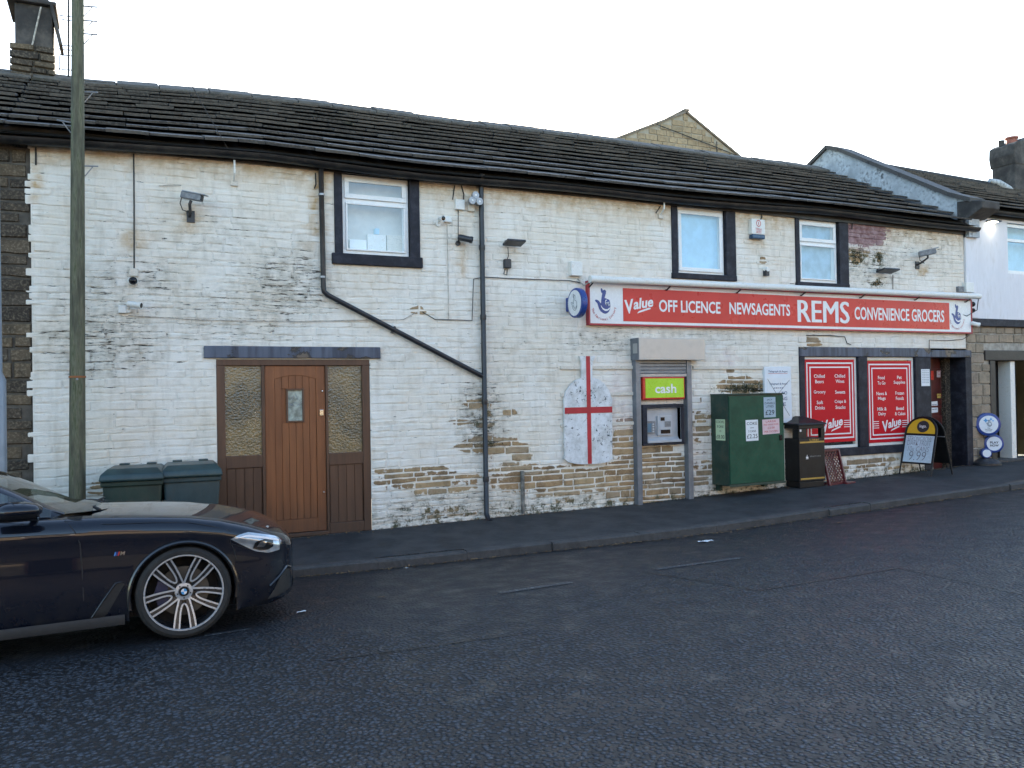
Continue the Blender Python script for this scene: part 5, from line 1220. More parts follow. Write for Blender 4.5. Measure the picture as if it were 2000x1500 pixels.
for pl in ([(-.45,0),(.45,0),(.45,.14),(-.45,.14)], [(-.35,.2),(.35,.2),(.45,.55),(.15,.75),(0,.6),(-.15,.75),(-.45,.55)], [(-.12,.8),(.12,.8),(.06,1.15),(-.06,1.15)]): cr.poly([T(*q) for q in pl])
cr.build('crest', M['poster_white'], lt)
MB().box(bx0+.02, bx0+.055, Yf-.003, Yf-.001, bz+bh*.90, bz+bh*.935).build('sticker', M['poster_white'], lt)
# ================================================================== maroon plastic crate leaning on the wall
M['crate'] = mat('maroon_plastic', (.105,.012,.016), .38, var=.2, sc=8, bump=.05, dirt=(.12,.06,.05), dirt_amt=.3)
cp_ = ground_hit(1636, 946, pave_z); ca = R(9)
ct = thing('plastic_crate', cp_, 'maroon lattice plastic crate stood on end against the wall beside the litter bin', 'crate', rz=ca)
CH, CWd, CDp = .56, .44, .15; lean = .13
def cr_pt(x, y, z): return Vector((x, y+z*lean/CH*1.0, z))
fl = MB()
def cbar(mb, a, b_, hw, hd):
    a, b_ = cr_pt(*a), cr_pt(*b_); d = (b_-a).normalized(); n = Vector((0,1,0)); s_ = d.cross(n).normalized(); n = s_.cross(d); mb.obox((a+b_)/2, d, s_, n, (b_-a).length/2, hw, hd)
rim = MB()
for a, b_ in (((-CWd/2,0,0),(-CWd/2,0,CH)), ((CWd/2,0,0),(CWd/2,0,CH)), ((-CWd/2,0,.012),(CWd/2,0,.012)), ((-CWd/2,0,CH),(CWd/2,0,CH))): cbar(rim, a, b_, .016, .02)
for a, b_ in (((-CWd/2,CDp,0),(-CWd/2,CDp,CH)), ((CWd/2,CDp,0),(CWd/2,CDp,CH)), ((-CWd/2,CDp,.01),(CWd/2,CDp,.01)), ((-CWd/2,CDp,CH),(CWd/2,CDp,CH))): cbar(rim, a, b_, .012, .012)
rim.build('rim', M['crate'], ct, local=True)
for k in range(-4, 11):
    for s_ in (1, -1):
        z0_ = k*.075; pts_ = []
        xa, za = -CWd/2, z0_ if s_ > 0 else z0_+CWd
        xb, zb2 = CWd/2, z0_+CWd if s_ > 0 else z0_
        # clip to the tray's face
        def clipz(xa, za, xb, zb2):
            t0, t1 = 0, 1
            for lim, sg in ((.0, 1), (CH, -1)):
                da, db = (za-lim)*sg, (zb2-lim)*sg
                if da < 0 and db < 0: return None
                if da < 0: t0 = max(t0, da/(da-db))
                elif db < 0: t1 = min(t1, da/(da-db))
            return (t0, t1) if t1-t0 > .08 else None
        c_ = clipz(xa, za, xb, zb2)
        if c_:
            f_ = lambda t: (xa+(xb-xa)*t, .012 if s_ > 0 else .02, za+(zb2-za)*t)
            mb = MB(); cbar(mb, f_(c_[0]), f_(c_[1]), .008, .005); mb.build('lattice_bar', M['crate'], ct, local=True)
for x_ in (-CWd/2, CWd/2):
    for k in range(7): mb = MB(); cbar(mb, (x_,.0,.05+k*.08), (x_,CDp,.05+k*.08), .008, .008); mb.build('side_bar', M['crate'], ct, local=True)
MB().box(.12, .36, -.10, .10, .0, .03).build('foot_flange', M['crate'], ct, local=True, bevel=.008)
# ================================================================== A-board
a0 = ground_hit(1757,926,pave_z); a1 = ground_hit(1801.5,931,pave_z); a2 = ground_hit(1815,922.5,pave_z); a3 = ground_hit(1858.5,925.5,pave_z)
fu = (a1-a0); AW = .60; fm = (a0+a1)/2; rm_ = (a2+a3)/2; fu.z = 0; fu.normalize(); ctr = (fm+rm_)/2; nrm = Vector((fu.y,-fu.x,0)); nrm = nrm if nrm.dot(CAM-ctr) > 0 else -nrm
half = .30; AH = 1.02; az = pave_z(ctr.x, ctr.y)
ab = thing('pavement_board', (ctr.x, ctr.y, az), 'black A-frame pavement board with yellow header and handwritten price', 'sign')
def apanel(sgn, faced):
    base = ctr+nrm*sgn*half; base.z = az; v = ((ctr+Z_*AH+nrm*sgn*.03)-base-Z_*0); v.z = AH; v = Vector((-nrm.x*sgn*(half-.03), -nrm.y*sgn*(half-.03), AH)).normalized(); L_ = AH/v.z
    u = fu if sgn > 0 else -fu; n = u.cross(v)
    if n.dot(nrm*sgn) < 0: u = -u; n = u.cross(v)
    def q(x, y, e=0): return base+u*x+v*y+n*e
    w2 = AW/2
    pts = [q(-w2,0)]+[q(-w2,L_-.28)]+[q(-math.cos(R(t_))*w2, L_-.28+math.sin(R(t_))*.27) for t_ in range(15, 180, 15)]+[q(w2,L_-.28), q(w2,0)]
    MB().tube(pts, .013, 8).build('frame_tube', M['bin_black'], ab, smooth=True)
    MB().prism([q(-w2+.01,.20,-.004), q(w2-.01,.20,-.004), q(w2-.01,L_-.28,-.004)]+[q(math.cos(R(t_))*(w2-.01), L_-.28+math.sin(R(t_))*.26, -.004) for t_ in range(15, 180, 15)]+[q(-w2+.01,L_-.28,-.004)], n*.006).build('panel', M['bin_black'], ab, fixn=True)
    return q, u, v, n, L_, w2
q, u, v, n, L_, w2 = apanel(1, True)
M['yellow'] = mat('yellow_header', (.62,.36,.015), .4, var=.06, bump=0); M['whiteboard'] = mat('whiteboard', (.50,.58,.64), .25, var=.1, sc=4, bump=.02)
MB().prism([q(-w2+.035,L_-.31,.004), q(w2-.035,L_-.31,.004), q(w2-.035,L_-.28,.004)]+[q(math.cos(R(t_))*(w2-.035), L_-.28+math.sin(R(t_))*.24, .004) for t_ in range(15, 180, 15)]+[q(-w2+.035,L_-.28,.004)], n*.003).build('header', M['yellow'], ab, fixn=True)
MB().disc(q(.03,L_-.185,.0085), u, v, .115, .105, n*.001, 28).build('header_disc', M['ink'], ab)
MB().prism([q(-w2+.03,.23,.004), q(w2-.03,.23,.004), q(w2-.03,L_-.35,.004), q(-w2+.03,L_-.35,.004)], n*.003).build('writing_panel', M['whiteboard'], ab, fixn=True)
tx = MB(); put_text(tx, 'logo.', q(.03,L_-.185), u, v, .13, .07, eps=.011); tx.build('logo_lettering', M['poster_white'], ab)
tx = MB(); ph = L_-.35-.23
for s, f, w_, h_ in (('STRONGBOW',.88,.47,.085),('DARK FRUIT',.72,.45,.085),('10x CANS',.50,.40,.09),('9.99',.24,.32,.16)): put_text(tx, s, q(0,.23+ph*f), u, v, w_, h_, bold=-.012, shear=.1, eps=.009)
tx.build('handwriting', M['ink_grey'], ab)
q, u, v, n, L_, w2 = apanel(-1, False)
MB().tube([q(-w2,L_-.36,-.02), q(w2,L_-.36,-.02)], .009, 6).build('cross_bar', M['galv'], ab)
MB().tube([q(-w2,.22,.0), q(w2,.22,.0)], .009, 6).build('cross_bar', M['bin_black'], ab)
# ================================================================== lottery bubble sign
gp = ground_hit(1930,908,pave_z); bs = thing('bubble_sign', (gp.x, gp.y, gp.z), 'blue free standing sign of three overlapping discs on a rubber base', 'sign')
fn = Vector((-.60,-.80,0)).normalized(); fu2 = Vector((-fn.y, fn.x, 0)); fu2 = fu2 if fu2.dot(CR) > 0 else -fu2
dist_Y = gp.y
def disc_at(px, py, rx, yo, words=None):
    c = P(px, py, dist_Y+yo); c_ = c
    r_ = rx
    MB().disc(c_, fu2, Z_, r_, r_, -fn*.13, 40).build('disc', M['lot_blue'], bs, bevel=.02, smooth=True)
    MB().disc(c_+fn*.0015, fu2, Z_, r_*.76, r_*.76, -fn*.001, 36).build('disc_face', M['board_sheet'], bs); return c_, r_
c_, r_ = disc_at(1931,829,.218,0)
tx = MB(); put_text(tx, 'The', c_-Z_*r_*.32, fu2, Z_, .05, .02, eps=.003); put_text(tx, 'NATIONAL', c_-Z_*r_*.43, fu2, Z_, .13, .02, eps=.003); put_text(tx, 'LOTTERY', c_-Z_*r_*.55, fu2, Z_, .11, .02, eps=.003); tx.build('lettering', M['ink_dark'], bs)
ol = MB(); outline(HAND, .00040, c_+fn*.005+Z_*.02+fu2*.01, fu2, Z_, .0035); outline(FING, .00040, c_+fn*.005+Z_*.02+fu2*.01, fu2, Z_, .003); outline(SMILE, .00040, c_+fn*.005+Z_*.02+fu2*.01, fu2, Z_, .002); ol.build('emblem', M['ink_dark'], bs)
M['cyan'] = mat('cyan_print', (.05,.30,.62), .4, bump=0); stp = MB()
for cx, cz, s_ in ((-.05,.075,.045),(.04,.10,.03),(.075,.07,.02)):
    stp.poly([c_+fn*.003+fu2*(cx+math.cos(R(45*k))*s_*(1 if k % 2 == 0 else .5))+Z_*(cz+math.sin(R(45*k))*s_*(1 if k % 2 == 0 else .5)) for k in range(8)])
stp.build('star_print', M['cyan'], bs)
c_, r_ = disc_at(1942,866.5,.175,.02)
tx = MB(); put_text(tx, 'PLAY', c_+Z_*.022, fu2, Z_, .15, .042, bold=.03, eps=.003); put_text(tx, 'NOW', c_-Z_*.035, fu2, Z_, .15, .042, bold=.03, eps=.003); tx.build('lettering', M['ink'], bs)
disc_at(1927.5,885.5,.096,-.02)
MB().lathe((gp.x, gp.y+.05, gp.z), [(.27,0),(.27,.04),(.20,.09),(.11,.12),(.06,.14)], 24).build('rubber_base', M['dark_plastic'], bs, smooth=True)
MB().box(gp.x-.03, gp.x+.03, gp.y+.03, gp.y+.09, gp.z+.1, gp.z+.3).build('stem', M['lot_blue'], bs)
# ================================================================== wheelie bins
M['bin_green'] = mat('green_plastic_bin', (.013,.032,.022), .5, var=.35, sc=3, dirt=(.05,.045,.03), dirt_amt=.5, bump=.08, stretch=(1,1,.5)); M['bin_teal'] = mat('teal_plastic_bin', (.026,.052,.056), .5, var=.35, sc=3, dirt=(.05,.042,.03), dirt_amt=.5, bump=.08, stretch=(1,1,.5)); M['lid_teal'] = mat('teal_bin_lid', (.017,.042,.044), .4, var=.3, sc=4, dirt=(.06,.07,.05), dirt_amt=.4, bump=.05)
def wheelie(x, label, m_, rz, s=1.0):
    z = pave_z(x, -.45); t = thing('wheelie_bin', (x, -.47, z), label, 'bin', 'wheelie bins by the oak door', rz)
    w, d, H_ = .29, .33, .97
    b = MB(); prof = [(.76,.0,.02),(.80,.04,.02),(1.0,.90,0)]
    vs_ = []
    for f, z_, _ in prof:
        for (sx_, sy_) in ((-1,-1),(1,-1),(1,1),(-1,1)): vs_.append((w*f*sx_, d*(f*.97)*sy_, z_))
    b.add(vs_, [(0,3,2,1),(0,1,5,4),(1,2,6,5),(2,3,7,6),(3,0,4,7),(4,5,9,8),(5,6,10,9),(6,7,11,10),(7,4,8,11),(8,9,10,11)]); b.build('body', M[m_], t, local=True, bevel=.025, seg=3, smooth=True)
    MB().box(-w-.012, w+.012, -d-.012, d+.0, .87, .925).build('rim', M[m_], t, local=True, bevel=.012)
    l = MB(); lv = []
    for f, y0, y1, z_ in ((1.06,-d-.04,d+.03,.925),(1.08,-d-.045,d+.03,.945),(1.04,-d-.03,d+.02,1.0),(.84,-d+.06,d-.06,1.055)):
        lv += [(-w*f,y0,z_),(w*f,y0,z_),(w*f,y1,z_-.0),(-w*f,y1,z_)]
    l.add(lv, [(0,3,2,1)]+[(k*4+j, k*4+(j+1) % 4, k*4+4+(j+1) % 4, k*4+4+j) for k in range(3) for j in range(4)]+[(12,13,14,15)]); lid = l.build('lid', M['lid_teal'], t, local=True, bevel=.014, seg=3, smooth=True)
    for x_ in (-.14, .14): MB().box(x_-.05, x_+.05, d-.10, d+.02, 1.045, 1.072).build('hinge_lug', M['lid_teal'], lid, local=True, bevel=.006)
    MB().tube([(-.2,d+.06,.95),(.2,d+.06,.95)], .016, 8).build('handle', M[m_], t, local=True)
    for sx_ in (-1, 1): MB().lathe((sx_*(w-.02), d-.02, .10), [(.10,-.03),(.10,.03)], 18, X_, Y_).build('wheel', M['dark_plastic'], t, local=True, smooth=True)
    return t
pb1 = P(266,930,-.8).x; pb2 = P(378,920,-.8).x
wheelie(pb1, 'dark green wheelie bin nearer the telegraph pole', 'bin_green', R(-7)); wheelie(pb2, 'teal wheelie bin against the oak door frame', 'bin_teal', R(-3))
# ================================================================== telegraph pole and lamp column
M['pole'] = mat('greenish_wood_pole', (.120,.115,.075), .85, var=.5, sc=5, dirt=(.050,.064,.024), dirt_amt=.95, bump=.7, bsc=16, stretch=(4,4,.5), bd=.010)
PYp = -.5; pb = P(151,965,PYp); pt = P(152,0,PYp); pz = pave_z(pb.x, PYp); hw_b = (P(168,900,PYp).x-P(135,900,PYp).x)/2; hw_t = (P(165.5,0,PYp).x-P(141,0,PYp).x)/2
tp = thing('telegraph_pole', (pb.x, PYp, pz), 'weathered green tinged wooden telegraph pole in front of the painted wall', 'pole')
k_ = (pt.x-pb.x)/(pt.z-pb.z); zt_ = 8.2
def pole_pt(z): return Vector((pb.x+k_*(z-pb.z), PYp, z))
def pole_r(z): return hw_b+(hw_t-hw_b)*(z-P(151,900,PYp).z)/(pt.z-P(151,900,PYp).z)
MB().tube([pole_pt(z) for z in (pz-.2,.5,1.2,2,3,4,5,6,7,zt_)], [pole_r(z) for z in (pz-.2,.5,1.2,2,3,4,5,6,7,zt_)], 20).build('shaft', M['pole'], tp, smooth=True)
for (py_2, sd_) in ((10,1),(38,1),(64,1),(178,1),(241,-1),(323,1)):
    z = P(152,py_2,PYp).z; c_ = pole_pt(z)+X_*sd_*pole_r(z)
    MB().tube([c_, c_+Vector((sd_*.13,-.02,.005))], .008, 6).build('step_iron', M['galv'], tp); MB().tube([c_-Z_*.11, c_+Vector((sd_*.08,-.01,.0))], .006, 6).build('step_brace', M['galv'], tp)
MB().lathe(pole_pt(P(151,738,PYp).z), [(hw_b+.004,0),(hw_b+.004,.02)], 20).build('tag_band', mat('orange_tag', (.30,.10,.03), .6), tp)
M['white_ins'] = M['white_plastic']
MB().lathe(pole_pt(P(151,741,PYp).z)-Y_*hw_b, [(.012,0),(0,.006)], 10, -Y_, X_).build('nail_tag', M['galv'], tp)
# service wires to the wall hooks
hk = P(458,312,-.12); w0 = pole_pt(7.9)
wr_ = tag(MB().tube([w0.lerp(hk, t_/8)-Z_*.25*math.sin(math.pi*t_/8) for t_ in range(9)], .005, 5).build('service_wire', M['cable']), 'thin service wire from the telegraph pole to the hook beside the upper window', 'wire')
lcx = P(8,800,-1.42); lcp = thing('lamp_column', (lcx.x-.065,-1.42,pave_z(lcx.x,-1.42)), 'grey steel street lamp column cut by the left edge', 'lamp post')
MB().tube([(lcx.x-.065,-1.42,-.1),(lcx.x-.065,-1.42,1.95),(lcx.x-.065,-1.42,2.02),(lcx.x-.075,-1.42,7.5)], [.085,.085,.056,.045], 20).build('column', mat('lamp_column_paint', (.20,.23,.27), .4, .2, var=.1, bump=.03), lcp, smooth=True)
MB().tube([(lcx.x-.075,-1.42,7.45),(lcx.x-.075,-1.9,7.75),(lcx.x-.075,-2.6,7.8)], .03, 10).build('arm', M['galv'], lcp, smooth=True)
MB().box(lcx.x-.2, lcx.x+.05, -3.1, -2.5, 7.72, 7.84).build('lantern', M['galv'], lcp, bevel=.03)
# ================================================================== road details
M['old_paint'] = None
def worn_paint():
    m_, t, b = new_mat('worn_road_paint'); N = NT(t); p = N.pos(); n = N.noise(p, 30, 5, .7); v = N.voro(p, 48).outputs['Distance']
    k = N.step(N.math('ADD', N.math('MULTIPLY', n, .8), N.math('MULTIPLY', v, .5)), .46, .58); N.L(N.mix(k, (.27,.265,.25), (.04,.042,.047)), b.inputs['Base Color']); b.inputs['Roughness'].default_value = .6
    N.bump(v, .6, .01, b); return m_
M['road_paint'] = worn_paint()
def road_strip(p0, p1, wpx, name, m_, label, cat):
    a, b_ = ground_hit(*p0), ground_hit(*p1); d = (b_-a).normalized(); s_ = Vector((-d.y,d.x,0)); mb = MB(); n_ = 8
    for i in range(n_+1):
        c = a.lerp(b_, i/n_)
        for k in (-1, 1):
            p = c+s_*wpx*k; mb.v.append(Vector((p.x, p.y, road_z(p.x, p.y)+.005)))
    mb.f = [(i*2, i*2+1, i*2+3, i*2+2) for i in range(n_)]; mb.mi = [0]*n_
    o = mb.build(name, m_, fixn=True); 
    if o.data.polygons[0].normal.z < 0: o.data.flip_normals()
    return tag(o, label, cat, kind='structure')
road_strip((975,1159),(1115,1138),.045,'worn_line',M['road_paint'],'short worn white line on the road right of the car','road marking')
road_strip((1280,1113),(1450,1090),.04,'worn_line',M['road_paint'],'faint worn white line in the middle of the road','road marking')
road_strip((400,1243),(490,1229),.02,'worn_line',M['road_paint'],'broken worn white line beside the car wheel','road marking')
M['red_patch'] = mat('reddish_patch', (.13,.050,.042), .7, var=.3, sc=8, bump=.5, bsc=60)
mp = MB(); mp.v = [Vector((p.x, p.y, road_z(p.x,p.y)+.006)) for p in (ground_hit(x, y) for x, y in ((1305,1017),(1350,1009.5),(1492,1010),(1450,1028),(1400,1028)))]
mp.f = [(0,1,2,3,4)]; mp.mi = [0]; o = mp.build('road_patch', M['red_patch'])
if o.data.polygons[0].normal.z < 0: o.data.flip_normals()
tag(o, 'reddish resurfaced patch in the road below the litter bin', 'road patch', kind='structure')
M['tar'] = mat('tar_seam', (.012,.012,.013), .45, bump=.2)
for i, (p0_, p1_) in enumerate((((1255,1117),(1480,1154)),((1482,1154),(1755,1110)),((1757,1110),(1999,1162)),((640,1290),(1010,1240)))):
    road_strip(p0_, p1_, .008, 'tar_seam', M['tar'], ['dark tar seam of a road repair running right from the faint line', 'dark tar seam climbing to the right in the middle of the road', 'dark tar seam at the right side of the road', 'dark tar seam across the road right of the car'][i], 'road seam')
M['patch_dark'] = mat('dark_asphalt_patch', (.020,.021,.024), .6, var=.35, sc=5, bump=.6, bsc=120, bd=.006)
for pl, lab in ((((1040,1052),(1290,1026),(1330,1040),(1090,1072)), 'smooth dark trench repair beside the kerb'),):
    mb = MB(); cs_ = [ground_hit(*q) for q in pl]; n_ = 10
    for i in range(n_+1):
        for k in range(n_+1):
            p = cs_[0].lerp(cs_[1], i/n_).lerp(cs_[3].lerp(cs_[2], i/n_), k/n_)+Vector((mnoise.noise((i*1.3, k*.7, 1))*.03, mnoise.noise((i*.9, k*1.1, 7))*.03, 0)); mb.v.append(Vector((p.x, p.y, road_z(p.x, p.y)+.004)))
    mb.f = [(i*(n_+1)+k, i*(n_+1)+k+1, (i+1)*(n_+1)+k+1, (i+1)*(n_+1)+k) for i in range(n_) for k in range(n_)]; mb.mi = [0]*len(mb.f); o = mb.build('road_patch', M['patch_dark'])
    if o.data.polygons[0].normal.z < 0: o.data.flip_normals()
    tag(o, lab, 'road patch', kind='structure')
# scraps of litter
def scrap(px, py, s, label, m_='paper', seed=1):
    p = ground_hit(px, py); r_ = random.Random(seed); mb = MB(); n_ = 5
    for i in range(n_):
        for k in range(4): 
            x, y = p.x+(i/(n_-1)-.5)*s*(1+r_.uniform(-.2,.2)), p.y+(k/3-.5)*s*.6*(1+r_.uniform(-.3,.3)); mb.v.append(Vector((x, y, road_z(x, y)+.008+r_.uniform(0,.03)*s*4)))
    mb.f = [(i*4+k, (i+1)*4+k, (i+1)*4+k+1, i*4+k+1) for i in range(n_-1) for k in range(3)]; mb.mi = [0]*len(mb.f)
    tag(mb.build('litter_scrap', M[m_]), label, 'litter')
M['leaf'] = mat('dead_leaf', (.15,.095,.045), .7, var=.7, sc=14, bump=.1)
scrap(1377,1059,.16,'crumpled white paper scrap on the road near the kerb'); scrap(588,1197,.07,'small white scrap on the road in front of the car','paper',2); scrap(793,1111,.05,'tiny pale scrap in the gutter','paper',5)
scrap(744,1168,.06,'pale brown leaf on the road right of the car','leaf',3); scrap(1638,1022,.09,'brown leaf near the reddish road patch','leaf',4); scrap(1215,1108,.05,'small dark leaf in the middle lane','leaf',6)
# dead leaves in the gutter and moss along the foot of the wall
lg = random.Random(50); lv = MB()
for k in range(3000):
    x = lg.uniform(-2, 17); kind = lg.random()
    if kind < .6: y = yk(x)-.01-abs(lg.gauss(0,.06)); z = road_z(x, y)+.006
    else: y = -abs(lg.gauss(0,.07))-.005; z = pave_z(x, y)+.006
    s = lg.uniform(.006,.027); a_ = lg.uniform(0,6.3); u = Vector((math.cos(a_), math.sin(a_), lg.uniform(-.4,.4))); v = Vector((-math.sin(a_), math.cos(a_), lg.uniform(-.4,.4)))
    c = Vector((x, y, z+s*.3)); lv.add([c-u*s, c-v*s*.5, c+u*s, c+v*s*.5], [(0,1,2,3)])
tag(lv.build('leaf_litter', M['leaf']), 'scattered dead leaf crumbs along the kerb and the foot of the wall', 'leaves', kind='stuff')
M['mossm'] = mat('moss', (.022,.026,.011), .9, var=.4, sc=30, bump=.3)
ms = MB()
for k in range(500):
    x = lg.choice((lg.uniform(2.9,14.2), lg.gauss(10.4,.5), lg.gauss(7.8,.6), lg.gauss(12.2,.6))); y = -abs(lg.gauss(0,.035 if x < 9 else .07))-.002; s = lg.uniform(.006,.02); z = pave_z(x, y)
    a_ = lg.uniform(0,6.3); u = Vector((math.cos(a_)*s*.4, math.sin(a_)*s*.4, 0)); c = Vector((x, y, z)); tip = c+Vector((lg.uniform(-.5,.5)*s, lg.uniform(-.8,.2)*s, s*1.2)); ms.add([c-u, c+u, tip], [(0,1,2)])
for cx, cy, rx, ry, cnt in ((1450,758,46,9,900),(1480,762,20,5,300),(1672,500,12,13,420),(1717,505,5,11,160),(1712,553,11,4,160),(950,868,40,5,200)):
    for k in range(cnt):
        c = P(cx+lg.gauss(0,.5)*rx, cy+lg.gauss(0,.5)*ry, -.008); s_ = lg.uniform(.006,.02); a_ = lg.uniform(0,6.3); u = Vector((math.cos(a_)*s_*.5, 0, math.sin(a_)*s_*.5)); ms.add([c-u, c+u, c+Vector((lg.uniform(-.6,.6)*s_, -s_*.9, -lg.uniform(-.4,.9)*s_))], [(0,1,2)])
tag(ms.build('moss', M['mossm']), 'moss and tiny weeds along the foot of the wall', 'moss', kind='stuff')
# ================================================================== parked car
def car_paint():
    m_, t, b = new_mat('navy_car_paint'); N = NT(t)
    b.inputs['Base Color'].default_value = (.0032,.0052,.012,1); b.inputs['Metallic'].default_value = .0; b.inputs['Roughness'].default_value = .45; b.inputs['Specular IOR Level'].default_value = .08
    b.inputs['Coat Weight'].default_value = 1; b.inputs['Coat Roughness'].default_value = .03; b.inputs['Coat IOR'].default_value = 1.5
    n = N.noise(N.pos(), 9, 4, .6); z = N.n('SeparateXYZ'); N.L(N.n('TexCoord').outputs['Object'], z.inputs[0])
    d = N.math('MULTIPLY', N.step(z.outputs[2], .55, .15), N.step(n, .35, .7)); c = N.mix(N.math('MULTIPLY', d, .45), (.0032,.0052,.012), (.028,.025,.022)); N.L(c, b.inputs['Base Color'])   # road film low on the sides
    N.L(N.math('ADD', .03, N.math('MULTIPLY', d, .25)), b.inputs['Coat Roughness']); return m_
M['car'] = car_paint()
M['trim_black'] = mat('gloss_black_trim', (.008,.008,.010), .2, var=.2, bump=0, coat=.5); M['rubber'] = mat('tyre_rubber', (.016,.016,.016), .75, var=.3, sc=12, bump=.15, bsc=90, dirt=(.05,.048,.044), dirt_amt=.3)
M['car_matt'] = mat('matt_black_plastic', (.012,.012,.013), .65, var=.2, bump=.05); M['alloy'] = mat('machined_alloy', (.42,.43,.45), .3, .35, var=.06, bump=0); M['alloy_dark'] = mat('dark_alloy', (.03,.03,.033), .3, .5, var=.1, bump=0)
M['disc'] = mat('brake_disc', (.085,.08,.072), .5, .5, var=.15, bump=.05); M['caliper'] = mat('blue_caliper', (.010,.014,.045), .4, bump=0)
M['car_glass'] = glass_mat('car_glass', (.55,.60,.58), 1.9); M['lamp_glass'] = mat('headlamp', (.42,.45,.48), .08, .55, var=.25, sc=9, bump=0, coat=1)
wcx = P(361,1155,-3.83).x; CYc = -2.92
car = thing('parked_car', (wcx, CYc, road_z(wcx, -3.80)+.043), 'dark navy saloon car parked at the kerb with its front half in view', 'car'); car.rotation_euler = (R(-2.3), R(-.5), 0)
car.location.z = road_z(wcx,-3.80)-.93*math.sin(R(2.3))
FR, RRx, AR, AZ = 0.0, -2.975, .368, .335
def HW(x): return interp([(-4.08,.55),(-4.0,.74),(-3.85,.85),(-3.5,.905),(-2.975,.93),(-2,.928),(-1,.928),(-.45,.925),(0,.932),(.3,.92),(.48,.895),(.60,.865),(.70,.815),(.77,.745),(.82,.66),(.86,.52)], x)
def ZS(x): return interp([(-4.08,.98),(-3.5,1.03),(-2.9,1.01),(-2,.985),(-1.2,.965),(-.79,.95),(-.52,.94),(-.2,.915),(.05,.89),(.28,.845),(.51,.775),(.65,.72),(.77,.675),(.86,.62)], x)
def ZC(x): return interp([(-4.08,1.03),(-3.5,1.09),(-2.9,1.06),(-1.0,.98),(-.52,.975),(-.17,.955),(.1,.93),(.35,.89),(.55,.84),(.68,.79),(.78,.735),(.86,.66)], x)
def ZB(x):
    base = interp([(-4.08,.34),(-3.6,.22),(-3.3,.20),(-.4,.185),(.4,.16),(.6,.155),(.75,.18),(.86,.22)], x)
    for xc in (FR, RRx):
        d = abs(x-xc)
        if d < AR-1e-4: base = max(base, AZ+math.sqrt(AR*AR-d*d))
    return base
PROF = [(.15,.045),(.25,.012),(.46,.002),(.62,.012),(.735,.016),(.775,.0),(.855,.030)]
def section(x):
    W_, zs, zc, zb = HW(x), ZS(x), ZC(x), ZB(x); s = zs/.90
    fixed = [(.045,zb),(.012,.25*s),(.002,.46*s),(.012,.62*s),(.016,.735*s),(.0,.775*s),(.030,zs-.045),(.085,zs-.012),(.16,zs),(.30,None),(.60,None),(1,None)]
    out = []
    inarch = any(abs(x-xc) < AR+.01 for xc in (FR, RRx))
    for j, (dy, z) in enumerate(fixed):
        if j == 0: out.append((W_-(.0 if inarch else dy), zb))
        elif z is not None:
            z2 = max(z, zb+.006*j); out.append((W_-interp(PROF, min(z2, zs)/zs*.9)*(W_/.93) if j < 6 else W_-dy*(W_/.93), min(z2, zs)))
        else:
            f = dy; y = W_*(1-f) if f < 1 else 0; k = 1-(y/(W_*.84))**2; out.append((y, zs+(zc-zs)*max(0,k)))
    return out
xs_ = [-4.08+.06*k for k in range(int(4.94/.06)+1)]+[.74,.77,.80,.82,.84,.86]
for xc in (FR, RRx): xs_ += [xc+AR*math.cos(R(a)) for a in range(0, 181, 7)]+[xc-AR-.004, xc+AR+.004]
xs_ = sorted(set(round(x, 4) for x in xs_ if -4.08 <= x <= .86))
bm_ = MB(); nj = 12; n_x = len(xs_)
for sgn in (-1, 1):
    o = len(bm_.v)
    for x in xs_: bm_.v += [Vector((x, y*sgn, z)) for y, z in section(x)]
    for i in range(n_x-1):
        for j in range(nj-1):
            if j >= 8 and -3.45 < (xs_[i]+xs_[i+1])/2 < -.60: continue     # open under the cabin
            q = (o+i*nj+j, o+(i+1)*nj+j, o+(i+1)*nj+j+1, o+i*nj+j+1); bm_.f.append(q if sgn < 0 else q[::-1]); bm_.mi.append(0)
body = bm_.build('body', M['car'], car, local=True, smooth='all')
body.data.set_sharp_from_angle(angle=R(50))
def sy(x, z, e=.004):
    "point on the near side at x, z, e proud"
    s = section(x)
    for (y0, z0), (y1, z1) in zip(s, s[1:]):
        if z0 <= z <= z1 and z1 > z0: return Vector((x, -(y0+(y1-y0)*(z-z0)/(z1-z0))-e, z))
    return Vector((x, -s[6][0]-e, z))
def patch(poly, name, m_, e=.005, parent=None, nx=10, nz=6):
    "polygon given in side view draped over the near side: fan of thin quads"
    xs2 = [p[0] for p in poly]; x0, x1 = min(xs2), max(xs2); mb = MB(); cols = []
    for i in range(nx+1):
        x = min(x1-1e-4, max(x0+1e-4, x0+(x1-x0)*i/nx)); zz = []
        for (a, b_), (c, d) in zip(poly, poly[1:]+poly[:1]):
            if (a-x)*(c-x) <= 0 and a != c: zz.append(b_+(d-b_)*(x-a)/(c-a))
        cols.append((x, min(zz), max(zz)))
    for x, lo_, hi in cols: mb.v += [sy(x, lo_+(hi-lo_)*k/nz, e) for k in range(nz+1)]
    mb.f = [(i*(nz+1)+k, (i+1)*(nz+1)+k, (i+1)*(nz+1)+k+1, i*(nz+1)+k+1) for i in range(nx) for k in range(nz)]; mb.mi = [0]*len(mb.f)
    return mb.build(name, m_, parent or car, local=True, smooth='all')
MB().poly([(.861, y*s, z) for s, r_ in ((-1, 1), (1, -1)) for y, z in section(.86)[::r_]][:]).build('grille', M['trim_black'], car, local=True)
ub = MB(); ub.box(-3.9, .70, -.72, .72, .17, .30); ub.box(-2.5, -.45, -.86, .86, .19, .30); ub.build('underbody', M['car_matt'], car, local=True)
